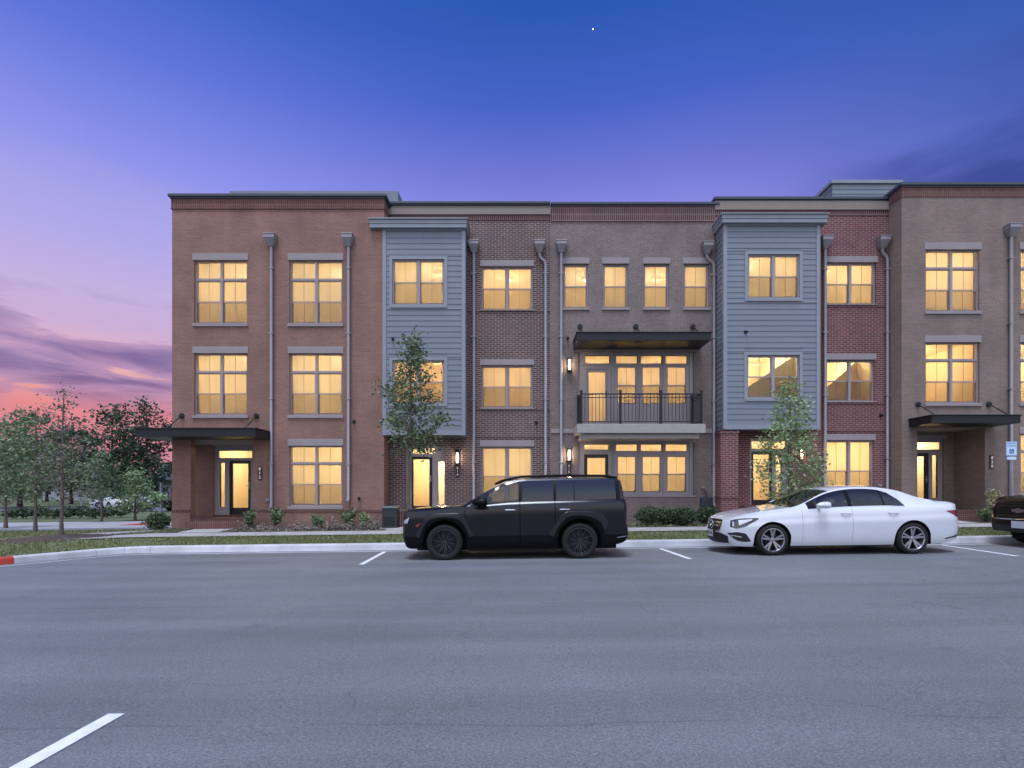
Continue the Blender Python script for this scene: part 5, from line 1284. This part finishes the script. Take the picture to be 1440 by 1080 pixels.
# ======================= black pickup-height SUV entering at the right edge
def make_black():
    X0=11.46; Yc=11.95; L=5.3
    root=thing('parked_suv',(X0,Yc,gz(X0)),'glossy black full size SUV with a chrome barred grille cut off by the right edge','SUV',None,SL)
    car=Car(dict(L=L,zlo=.32,zc=.50,r=.40,ar=.47,asq=1.,axles=(.98,4.0),hasclad=True,
      zt=([0,.1,.5,1.2,1.45,1.6,2.2,2.5,3.5,4.8,5.15,5.3],[1.06,1.12,1.18,1.22,1.25,1.30,1.72,1.84,1.90,1.87,1.7,1.2]),
      zs=([0,.12,.6,1.4,3,5,5.3],[1.04,1.07,1.10,1.15,1.2,1.22,1.15]),
      plan=([0,.05,.14,.3,.6,1.2,4.2,4.9,5.2,5.3],[.80,.88,.94,.98,1.0,1.015,1.015,.99,.95,.88]),
      roofw=([0,.3,1.3,1.6,2.4,4.8,5.3],[.74,.86,.86,.86,.72,.70,.68]),
      prof=([0,.15,.5,.8,.95,1],[.95,.98,1.,1.,.985,.96]),
      xn=([.2,.35,.55,.75,.95,1.15,1.9],[.10,.02,.0,.04,.05,.10,.1]),xt=([.2,.4,.6,1.2,1.9],[.1,.02,0,.04,.2]),
      Lf=.45,Lr=.5,bow=.10,bowr=.05,sill=([0,.3,.6,1.4,3.6,4.5,5.3],[.34,.31,.33,.36,.36,.36,.42]),
      gaps=(1.55,2.6,3.6),gapup=lambda x:False,wins=[(1.95,2.57),(2.64,3.57),(3.65,4.8)],dlo=(1.8,4.9),wrow=(1,11),railk=.92,gtop=lambda x:1.,shoulder=.03,
      ws=(1.5,2.3),rs=(5.1,5.28),wsrow=0,tailwin=False,extra=[],flat=[]))
    car.build(root,dict(body=M['black'],clad=M['plastic'],glass=[M['darkglass']]*3,ws=M['darkglass']))
    for x in car.axles:
        for sg in (-1,1): wheel(root,x,sg*.87,.40,.40,.27,.27,'six',sg,M['rimalu'],None)
    mirror_box(root,car,1.75,1.3,M['black'],.25,.2,.22)
    for x in (2.4,3.4): handle(root,car,x,1.05,M['black'],.2)
    car.patch(root,'grille',M['plastic'],[(-.70,1.01),(.70,1.01)],[(-.66,.66),(.66,.66)],.008,18,6,both=False,mode='front')
    def fp(y,z,o):
        t=min(1,abs(y)/car.ys(0,z)); return (car.nose(z)-car.bow*(1-t*t)-o,y,z)
    m=MB()
    for z in (.985,.91,.84,.765,.69):
        m.tube([fp(y,z,.018) for y in np.linspace(-.68,.68,21)],.013 if z!=.84 else .03,6)
    local(root,m,'grille_bar',M['clad'],smooth=True)
    m=MB(); m.tube([fp(y,.64,.02) for y in np.linspace(-.68,.68,21)],.014,6); local(root,m,'chrome_strip',M['chrome'],smooth=True)
    m=MB(); x0=fp(0,.84,0)[0]-.05
    P2=[(-.16,.0),(-.15,.035),(-.06,.035),(-.055,.055),(.055,.055),(.06,.035),(.15,.035),(.16,0),(.15,-.035),(.06,-.035),(.055,-.055),(-.055,-.055),(-.06,-.035),(-.15,-.035)]
    m.face([(x0-.015,a,.84+b) for a,b in P2]); 
    for i in range(14):
        a,b=P2[i],P2[(i+1)%14]; m.face([(x0-.015,a[0],.84+a[1]),(x0-.015,b[0],.84+b[1]),(x0+.02,b[0],.84+b[1]),(x0+.02,a[0],.84+a[1])])
    local(root,m,'cross_badge',M['chrome'],normals=True)
    for (tops,bots,n,mt) in (([(.72,1.0),(.93,.98)],[(.70,.90),(.92,.86)],'headlight',M['lensdark']),([(.74,.975),(.90,.955)],[(.73,.935),(.90,.91)],'headlight_reflector',M['lens']),([(.80,.82),(.90,.82)],[(.76,.64),(.88,.64)],'fog_lamp_trim',M['chrome'])):
        car.patch(root,n,mt,tops,bots,.014,8,3,both=True,mode='front')
    m=MB(); xp=fp(0,.52,0)[0]-.03; m.box(xp-.006,xp,-.155,.155,.44,.60); local(root,m,'number_plate',M['plate2'],bevel=.003)
    m=MB(); m.box(xp,xp+.06,-.17,.17,.43,.61); local(root,m,'plate_holder',M['plastic'])
    return root
make_black()
# ---------------------------------------------------------------- vegetation
def leafcard(mb,p,s,rn,el=1.7,droop=0.):
    a=rn.uniform(0,2*math.pi); el_=rn.uniform(-.9,.9)-droop
    d=Vector((math.cos(a)*math.cos(el_),math.sin(a)*math.cos(el_),math.sin(el_))); n=d.orthogonal().normalized(); n.rotate(Matrix.Rotation(rn.uniform(0,6.28),3,d)); 
    w=s*.5/el*1.15; L=s
    q=[p,p+d*L*.45+n*w,p+d*L,p+d*L*.45-n*w]
    mb.raw(q,[(0,1,2,3)])
def tree(name,label,x,y,z0,Ht,ch,prof,leaf,nl,ls,seed,cat='tree',group=None,bark='bark',tr=.045,lean=(0,0),nb=34,spread=.10,bup=.35,clump=5):
    """trunk with limbs, crown of separate leaves carried on the twigs. prof: list of (height fraction of crown, radius)"""
    rn=random.Random(seed); t=thing(name,(x,y,z0-.05),label,cat,group); o=Vector((x,y,z0-.05))
    T=MB(); Lf=MB(); pts=[];rad=[]; n=9
    for i in range(n+1):
        k=i/n; pts.append(o+Vector((lean[0]*k+rn.gauss(0,.012)*Ht*.2*min(1,k*3),lean[1]*k+rn.gauss(0,.012)*Ht*.2*min(1,k*3),Ht*.97*k))); rad.append(tr*(1-k)**.75+.006)
    rad[0]*=1.35; T.tube(pts,rad,8)
    fr=[p[0] for p in prof]; rr=[p[1] for p in prof]
    def at(h):
        k=max(0,min(.999,h/(Ht*.97)))*n; i=int(k); return pts[i].lerp(pts[i+1],k-i)
    tips=[]
    for b in range(nb):
        f=(b+.5)/nb; f=f**.9; h=ch+(Ht*.97-ch)*f; az=b*2.39996+rn.gauss(0,.35); R_=float(np.interp(f,fr,rr))*rn.uniform(.65,1.15)
        st=at(max(ch*.9,h-R_*bup)); d=Vector((math.cos(az),math.sin(az),0)); mid=st+d*R_*.5+Vector((0,0,R_*bup*.55)); end=st+d*R_+Vector((0,0,R_*bup+rn.gauss(0,.05)))
        r0=max(.005,tr*.34*(1-f*.6)); T.tube([st,mid,end],[r0,r0*.6,r0*.25],5,cap=False)
        for q in range(4):
            u=rn.uniform(.3,1.); p=(st.lerp(mid,u*2) if u<.5 else mid.lerp(end,u*2-1)); a2=az+rn.uniform(-1.3,1.3); l2=R_*rn.uniform(.22,.5); e2=p+Vector((math.cos(a2)*l2,math.sin(a2)*l2,rn.uniform(-.15,.45)*l2)); T.tube([p,e2],[r0*.35,r0*.15],4,cap=False); tips.append((p,e2,R_))
        tips.append((mid,end,R_))
    wts=[ (b-a).length+.05 for a,b,_ in tips]
    for k in range(nl//clump):
        a,b,R_=rn.choices(tips,wts)[0]; c=a.lerp(b,rn.uniform(.15,1.1)); s=spread*Ht*.18
        c=c+Vector((rn.gauss(0,s),rn.gauss(0,s),rn.gauss(0,s*.7)))
        for j in range(clump):
            leafcard(Lf,c+Vector((rn.gauss(0,ls*.9),rn.gauss(0,ls*.9),rn.gauss(0,ls*.7))),ls*rn.uniform(.6,1.3),rn)
    T.build('trunk',M[bark],t,smooth=True); Lf.build('crown',M[leaf],t); return t
def bush(name,label,x,y,z0,rx,ry,hh,leaf,n,ls,seed,group=None,cat='shrub',stems=6,bottom=.1,hollow=.45):
    rn=random.Random(seed); t=thing(name,(x,y,z0-.02),label,cat,group); Lf=MB(); T=MB(); o=Vector((x,y,z0-.02))
    for k in range(stems):
        a=rn.uniform(0,6.28); T.tube([o,o+Vector((math.cos(a)*rx*.3,math.sin(a)*ry*.3,hh*.45)),o+Vector((math.cos(a)*rx*.65,math.sin(a)*ry*.6,hh*.85))],[.012,.008,.004],5,cap=False)
    for k in range(n):
        v=Vector((rn.gauss(0,1),rn.gauss(0,1),rn.gauss(0,1))).normalized()*(hollow+(1-hollow)*rn.random()**.6)
        b=1+.24*mnoise.noise(v*1.9+Vector((seed,0,0)))+.14*mnoise.noise(v*5+Vector((0,seed,0)))
        p=o+Vector((v.x*rx*b,v.y*ry*b,hh*(bottom+(1-bottom)*(.5+.5*v.z*b))))
        leafcard(Lf,p,ls*rn.uniform(.6,1.3),rn)
    T.build('stem',M['bark'],t,smooth=True); Lf.build('foliage',M[leaf],t); return t
def sprig(name,label,x,y,z0,hh,rx,leaf,nst,nl,ls,seed,group=None,cat='shrub'):
    """upright loose plant: separate stems carrying leaves"""
    rn=random.Random(seed); t=thing(name,(x,y,z0-.02),label,cat,group); Lf=MB(); T=MB(); o=Vector((x,y,z0-.02)); st=[]
    for k in range(nst):
        a=rn.uniform(0,6.28); r=rx*rn.uniform(.2,1); e=o+Vector((math.cos(a)*r,math.sin(a)*r,hh*rn.uniform(.6,1.05))); m=o.lerp(e,.5)+Vector((0,0,hh*.1)); T.tube([o,m,e],[.009,.006,.003],5,cap=False); st.append((m,e,o))
    for k in range(nl):
        m,e,b=rn.choice(st); u=rn.uniform(.25,1.05); p=b.lerp(m,u*2) if u<.5 else m.lerp(e,u*2-1)
        leafcard(Lf,p+Vector((rn.gauss(0,.03),rn.gauss(0,.03),rn.gauss(0,.02))),ls*rn.uniform(.6,1.3),rn)
    T.build('stem',M['barkD'],t,smooth=True); Lf.build('foliage',M[leaf],t); return t
def gp(px,Y): return WX(px,Y),Y,terr(WX(px,Y),Y) if Y<22 else gz(WX(px,Y))
# street trees
tree('street_tree','tall thin young street tree in front of the blue bay beside the dark SUV',*gp(574,14.15),5.62,2.35,[(0,.5),(.18,.72),(.4,.6),(.62,.36),(.8,.26),(1,.1)],'leafA',3600,.092,11,group='young street trees',nb=36,tr=.05,lean=(.08,0),spread=.14)
tree('street_tree','small light green street tree behind the white saloon',*gp(1116,14.15),4.15,1.0,[(0,.5),(.15,.68),(.4,.72),(.6,.55),(.8,.3),(1,.12)],'leafB',3400,.088,12,group='young street trees',nb=38,tr=.04,lean=(-.12,0),bup=.45,spread=.14)
tree('street_tree','sparse thin leaved young tree standing in the mulch ring on the corner lawn',-13.35,15.35,terr(-13.35,15.35)+.08,4.45,1.15,[(0,.8),(.2,.95),(.5,.7),(.8,.35),(1,.1)],'leafP',1250,.085,13,group='young street trees',nb=44,tr=.042,lean=(.05,0),spread=.16)
tree('street_tree','leafy green young tree on the lawn behind the sparse tree',*gp(50,19.3),4.7,1.5,[(0,.9),(.25,1.15),(.5,1.0),(.8,.55),(1,.15)],'leafM',1900,.12,14,group='young street trees',tr=.05,spread=.16)
tree('street_tree','slim mid green tree beyond the side street, right of the sparse tree',*gp(143,29),4.0,1.3,[(0,.8),(.3,1.1),(.6,.8),(1,.15)],'leafM',1500,.16,15,group='young street trees',tr=.05,spread=.2)
tree('street_tree','low pale green tree beyond the side street, nearest the brick corner house',*gp(190,30.5),3.1,.5,[(0,1.2),(.3,1.25),(.6,.8),(1,.15)],'leafB',1700,.16,16,group='young street trees',tr=.06,spread=.22)
tree('street_tree','green tree cut off by the left edge of the picture',*gp(8,24),4.6,1.2,[(0,1.2),(.3,1.4),(.6,1.0),(1,.2)],'leafM',1300,.14,17,group='young street trees',tr=.06,spread=.2)
# big trees beyond
for i,(px,Y,top,rad_,lab,lf,seed) in enumerate([(158,62,566,3.9,'tall dark tree with a dense crown in the background','leafD',31),(206,66,560,3.2,'tall dark tree with an arching open top next to the brick corner house','leafD',32),(100,72,600,4.2,'dark background tree between the sparse tree and the tall dark one','leafD',33),(28,58,573,4.4,'broad dark green background tree behind the leafy green one','leafM',34),(-14,52,585,4.2,'broad green background tree at the left edge','leafM',35),(178,80,620,4.5,'lower dark tree behind the two tall dark trees','leafD',36),(66,84,612,5.0,'rounded dark tree far behind the lawn','leafD',37)]):
    x=WX(px,Y); z0=gz(x); Ht=WZ(top,Y)-z0
    tree('background_tree',lab,x,Y,z0,Ht,Ht*.16,[(0,rad_*.7),(.3,rad_),(.5,rad_*.75),(.65,rad_*.95),(.85,rad_*.5),(1,.5)],lf,3000,.42 if lf=='leafD' else .4,seed,group='tall trees in the background',bark='barkD',tr=.2,nb=40,spread=.2,bup=.5,clump=7)
# hedge of separate shrubs across the far lawn
for i in range(9):
    px=18+i*19; x,Y,z=gp(px,34+.4*(i%3))
    tt=bush('hedge_shrub',['leftmost','second from left','third from left','fourth from left','middle','fourth from right','third from right','second from right','rightmost'][i]+' of the nine clipped dark shrubs in the far hedge',x,Y,z,.62,.5,.62+.1*((i*7)%3),'hedge',420,.15,50+i,group='far hedge shrubs')
bush('shrub','rounded green shrub on the lawn at the left corner of the brick house',*gp(222,17.9)[:2],terr(WX(222,17.9),17.9),.40,.38,.66,'hedge',1500,.07,61)
for px,hh,rx,lab,sd in [(349,.62,.22,'small leafy shrub in front of the black porch door',71),(388,.66,.24,'green leafy shrub at the foot of the first downspout',72),(447,.42,.26,'low sparse shrub under the ground floor window',73),(490,.62,.3,'spreading leafy shrub at the foot of the second downspout',74),(513,.5,.2,'light green upright shrub near the corner with the dark brick house',75)]:
    x,Y,z=gp(px,16.45); sprig('shrub',lab,x,Y,z+.02,hh,rx,'leafM' if sd<75 else 'leafB',12,420,.085,sd,group='shrubs along the salmon brick house')
for px,Y,rx,hh,lab,sd in [(913,16.35,.44,.60,'left one of the clipped dark green bushes below the storefront windows',81),(938,16.45,.42,.55,'middle one of the clipped dark green bushes below the storefront windows',82),(962,16.3,.42,.58,'right one of the clipped dark green bushes below the storefront windows',83),(995,16.4,.34,.58,'dark green bush beside the meter box and the brick pier',84)]:
    x=WX(px,Y); bush('clipped_bush',lab,x,Y,terr(x,Y),rx,.36,hh,'hedge',2300,.062,sd,group='bushes below the storefront windows')
sprig('flowering_shrub','tall yellowing shrub beside the porch of the right end house',*gp(1400,16.4)[:2],terr(WX(1400,16.4),16.4),.98,.24,'leafY',11,520,.085,91)
sprig('shrub','low green shrub at the right end of the porch step',*gp(1386,16.3)[:2],terr(WX(1386,16.3),16.3),.42,.3,'leafM',14,420,.08,92)
# dry ground cover in the beds
def cover(name,label,regs,n,ls,mat,seed,hmax=.16):
    rn=random.Random(seed); mb=MB()
    for i in range(n):
        x0,x1,y0,y1,hh=regs[rn.randrange(len(regs))]; x=rn.uniform(x0,x1); y=rn.uniform(y0,y1); 
        k=mnoise.noise(Vector((x*2.3,y*2.3,seed)))
        if k<-.12: continue
        leafcard(mb,Vector((x,y,terr(x,y)+rn.random()*hh*(.4+k*1.6))),ls*rn.uniform(.5,1.3),rn)
    tag(mb.build(name,M[mat]),label,'ground cover',kind='stuff')
cover('ground_cover','dry pinkish grey ground cover in the planting bed of the salmon brick house',[(-8.9,-4.3,15.95,16.85,.26),(-6.0,-4.4,15.95,16.6,.4)],9000,.055,'leafDry',5)
cover('ground_cover','low green ground cover on the mulch along the house fronts',[(-8.9,-4.3,15.9,16.7,.14),(3.3,6.2,15.95,16.3,.1),(-10.9,-10.4,15.9,16.8,.12)],3500,.05,'leafM',6)
cover('leaf_litter','scattered leaves and wood chips on the mulch bed',[(2.4,6.3,15.85,17.4,.03),(-9,-4,15.85,16.9,.03),(9.5,11.5,15.9,17.3,.03),(-14.6,-12.2,14.4,16.3,.03)],5000,.05,'leafDry',8)
def woods():
    rn=random.Random(99); mb=MB()
    for i in range(15000):
        x=rn.uniform(-230,-45); y=rn.uniform(118,150); top=5.0+3.2*mnoise.noise(Vector((x*.06,0,1)))+2*mnoise.noise(Vector((x*.23,y*.1,4)))
        leafcard(mb,Vector((x,y,-.5+rn.random()**.7*top)),1.0*rn.uniform(.6,1.4),rn)
    tag(mb.build('distant_woods',M['leafD']),'low dark line of woods along the horizon','woods',kind='stuff')
woods()
# ---------------------------------------------------------------- small things
def utility_box():
    Y=16.35; x0,x1=WX(537,Y),WX(558,Y); zt=WZ(711.5,Y); z0=terr((x0+x1)/2,Y)
    t=thing('utility_box',((x0+x1)/2,Y,z0),'dark green metal utility box in the bed left of the dark brick house entrance','utility box')
    MB().box(x0,x1,Y,Y+.4,z0+.02,zt-.07).build('cabinet',M['dkgreen'],t,bevel=.015); MB().frus((x0-.02,x1+.02,Y-.02,Y+.42,zt-.07),(x0+.02,x1-.02,Y+.04,Y+.42,zt)).build('lid',M['dkgreen'],t,bevel=.008)
    MB().box(x0-.06,x1+.06,Y-.06,Y+.46,z0-.1,z0+.02).build('pad',M['concrete'],t)
    m=MB(); 
    for k in range(6): m.box(x0+.06,x1-.06,Y-.008,Y-.0005,z0+.1+k*.05,z0+.12+k*.05)
    m.build('vent',M['dark'],t)
M['dkgreen']=plain('dark_green_enamel','#252f30',.5,var=.06)
utility_box()
def sign():
    Y=13.85; x=WX(1422.3,Y); z0=terr(x,Y); s=Y/F
    t=thing('parking_sign',(x,Y,z0),'blue and white reserved accessible parking sign on a galvanised post beside the black SUV','sign')
    p=MB(); zt=WZ(621,Y); p.box(x-.022,x+.022,Y,Y+.012,z0,zt-.01); p.box(x-.03,x-.022,Y,Y+.03,z0,zt-.01); p.box(x+.022,x+.03,Y,Y+.03,z0,zt-.01); p.build('post',M['galv'],t)
    a,b=WX(1414.6,Y),WX(1430.2,Y); zb=WZ(641,Y)
    MB().box(a,b,Y-.006,Y-.001,zb,zt).build('sign_panel',M['signw'],t,bevel=.002)
    q=MB(); e=.006
    for (c,d,f,g) in ((a+.008,b-.008,zt-.014,zt-.008),(a+.008,b-.008,zb+.008,zb+.014),(a+.008,a+.014,zb+.014,zt-.014),(b-.014,b-.008,zb+.014,zt-.014)): q.box(c,d,Y-.0085,Y-.0065,f,g)
    sq=.058; zc=zb+.12; q.box(x-sq,x+sq,Y-.0085,Y-.0065,zc-sq,zc+sq); q.build('sign_field',M['signb'],t)
    text_mesh('RESERVED',.052,x,Y-.008,zt-.055,'sign_text',M['signt'],t,depth=.0006); text_mesh('PARKING',.055,x,Y-.008,zt-.115,'sign_text',M['signt'],t,depth=.0006)
    w=MB(); yy=Y-.0105
    def st(p0,p1,r=.005): w.tube([(x+p0[0],yy,zc+p0[1]),(x+p1[0],yy,zc+p1[1])],r,5)
    w.lathe([(0,0),(.010,0)],(x-.012,yy-.002,zc+.044),'y',10); st((-.012,.032),(-.010,-.004)); st((-.011,.014),(.014,.012)); st((-.010,-.004),(.018,-.006)); st((.018,-.006),(.028,-.034)); st((.028,-.034),(.038,-.034))
    w.tube([(x-.006+.027*math.cos(k),yy,zc-.018+.027*math.sin(k)) for k in np.linspace(2.2,6.0,14)],.0045,5); w.build('wheelchair_symbol',M['signw'],t)
    MB().box(a+.02,b-.02,Y-.006,Y-.001,WZ(646.5,Y),WZ(642.3,Y)).build('lower_panel',M['signw'],t,bevel=.001)
M['galv']=plain('galvanised_steel','#8c8ea0',.45,metal=.5,var=.05); M['signw']=plain('sign_white','#c4dcf2',.4,var=.02); M['signb']=plain('sign_blue','#2a629c',.4,var=.02); M['signt']=plain('sign_text_blue','#4f86b8',.4,var=.02)
sign()
def lamp_post(px,Y,top,label):
    x=WX(px,Y); z0=gz(x); zt=WZ(top,Y); t=thing('lamp_post',(x,Y,z0),label,'lamp post',None)
    m=MB(); m.tube([(x,Y,z0),(x,Y,z0+.5),(x,Y,zt-.35)],[.11,.075,.055],8); m.build('pole',M['galv'],t,smooth=True)
    m=MB(); m.lathe([(.0,-.35),(.1,-.34),(.17,-.05),(.19,0),(.03,.16),(0,.2)],(x,Y,zt),'z',12); m.build('lamp_head',M['dark'],t,smooth=True)
lamp_post(226,42,672,'pale slim lamp post left of the brick corner house'); lamp_post(115,44,684,'short slim lamp post beyond the far hedge, by the parked cars')
def far_house(px0,px1,Y,ztop,zeave,label,roofc):
    x0,x1=WX(px0,Y),WX(px1,Y); z0=gz(x0)-.1; t=thing('far_house',((x0+x1)/2,Y,z0),label,'house','houses far behind the trees'); e,r=WZ(zeave,Y),WZ(ztop,Y); D=9
    w=MB(); wn=[]; n=4
    ws=[(x0+(k+.5)*(x1-x0)/n-.5,x0+(k+.5)*(x1-x0)/n+.5,z0+a,z0+a+1.4) for k in range(n) for a in (1.,3.6) if z0+a+1.5<e]
    wall_holes(w,x0,x1,z0,e,Y,ws,.2); w.face([(x0,Y,z0),(x0,Y+D,z0),(x0,Y+D,e),(x0,Y+D/2,r),(x0,Y,e)]); w.face([(x1,Y,z0),(x1,Y+D,z0),(x1,Y+D,e),(x1,Y+D/2,r),(x1,Y,e)]); w.face([(x0,Y+D,z0),(x1,Y+D,z0),(x1,Y+D,e),(x0,Y+D,e)]); w.build('wall',M['farwall'],t)
    f=MB(); f.face([(x0-.4,Y-.5,e-.2),(x1+.4,Y-.5,e-.2),(x1+.4,Y+D/2,r+.1),(x0-.4,Y+D/2,r+.1)]); f.face([(x0-.4,Y+D+.5,e-.2),(x1+.4,Y+D+.5,e-.2),(x1+.4,Y+D/2,r+.1),(x0-.4,Y+D/2,r+.1)]); f.face([(x0-.4,Y-.5,e-.35),(x1+.4,Y-.5,e-.35),(x1+.4,Y-.5,e-.2),(x0-.4,Y-.5,e-.2)]); f.build('roof',M['farroof'],t)
    for q in ws:
        m=MB(); m.box(q[0],q[1],Y+.05,Y+.1,q[2],q[2]+.08).box(q[0],q[1],Y+.05,Y+.1,q[3]-.08,q[3]).box(q[0],q[0]+.08,Y+.05,Y+.1,q[2]+.08,q[3]-.08).box(q[1]-.08,q[1],Y+.05,Y+.1,q[2]+.08,q[3]-.08).box(q[0]+.08,q[1]-.08,Y+.05,Y+.1,(q[2]+q[3])/2-.03,(q[2]+q[3])/2+.03)
        o=m.build('window',M['frame'],t); MB().face([(q[0]+.08,Y+.09,q[2]+.08),(q[1]-.08,Y+.09,q[2]+.08),(q[1]-.08,Y+.09,q[3]-.08),(q[0]+.08,Y+.09,q[3]-.08)]).build('pane',M['fardark'],o)
M['farwall']=plain('far_siding','#8f8f98',.8,var=.06,scale=.6); M['farroof']=plain('far_shingle','#3f424c',.9,var=.15,scale=3); M['fardark']=plain('far_glass','#20242c',.1,var=.02)
far_house(214,262,86,648,673,'grey two storey house with a dark gable roof seen beside the brick corner house',0)
far_house(60,128,108,655,676,'long grey house hidden behind the background trees',0)
# parked cars far off: copies of the two near ones
for src,px,Y,rot,lab in [(sedan,128,54,R(28),'white car parked on the far street beyond the hedge'),(suv,172,57,R(14),'dark car parked on the far street right of the white one'),(sedan,205,50,R(160),'pale car parked on the far street behind the low pale green tree'),(suv,236,46,R(75),'dark SUV parked far off beside the brick corner house')]:
    c=copy_tree(src); x=WX(px,Y); c.location=(x,Y,gz(x)); c.rotation_euler=(0,0,rot); c['label']=lab; c['group']='cars parked on the far street'; c.name='far_parked_car'

s=MB(); YS=900.; s.lathe([(0,-.8),(.6,-.6),(.8,0),(.6,.6),(0,.8)],(WX(834,YS),YS,WZ(41,YS)),'z',12)
tag(s.build('star',emis('star_light','#dfe8ff',14),smooth=True),'tiny white evening star high in the blue sky','star')
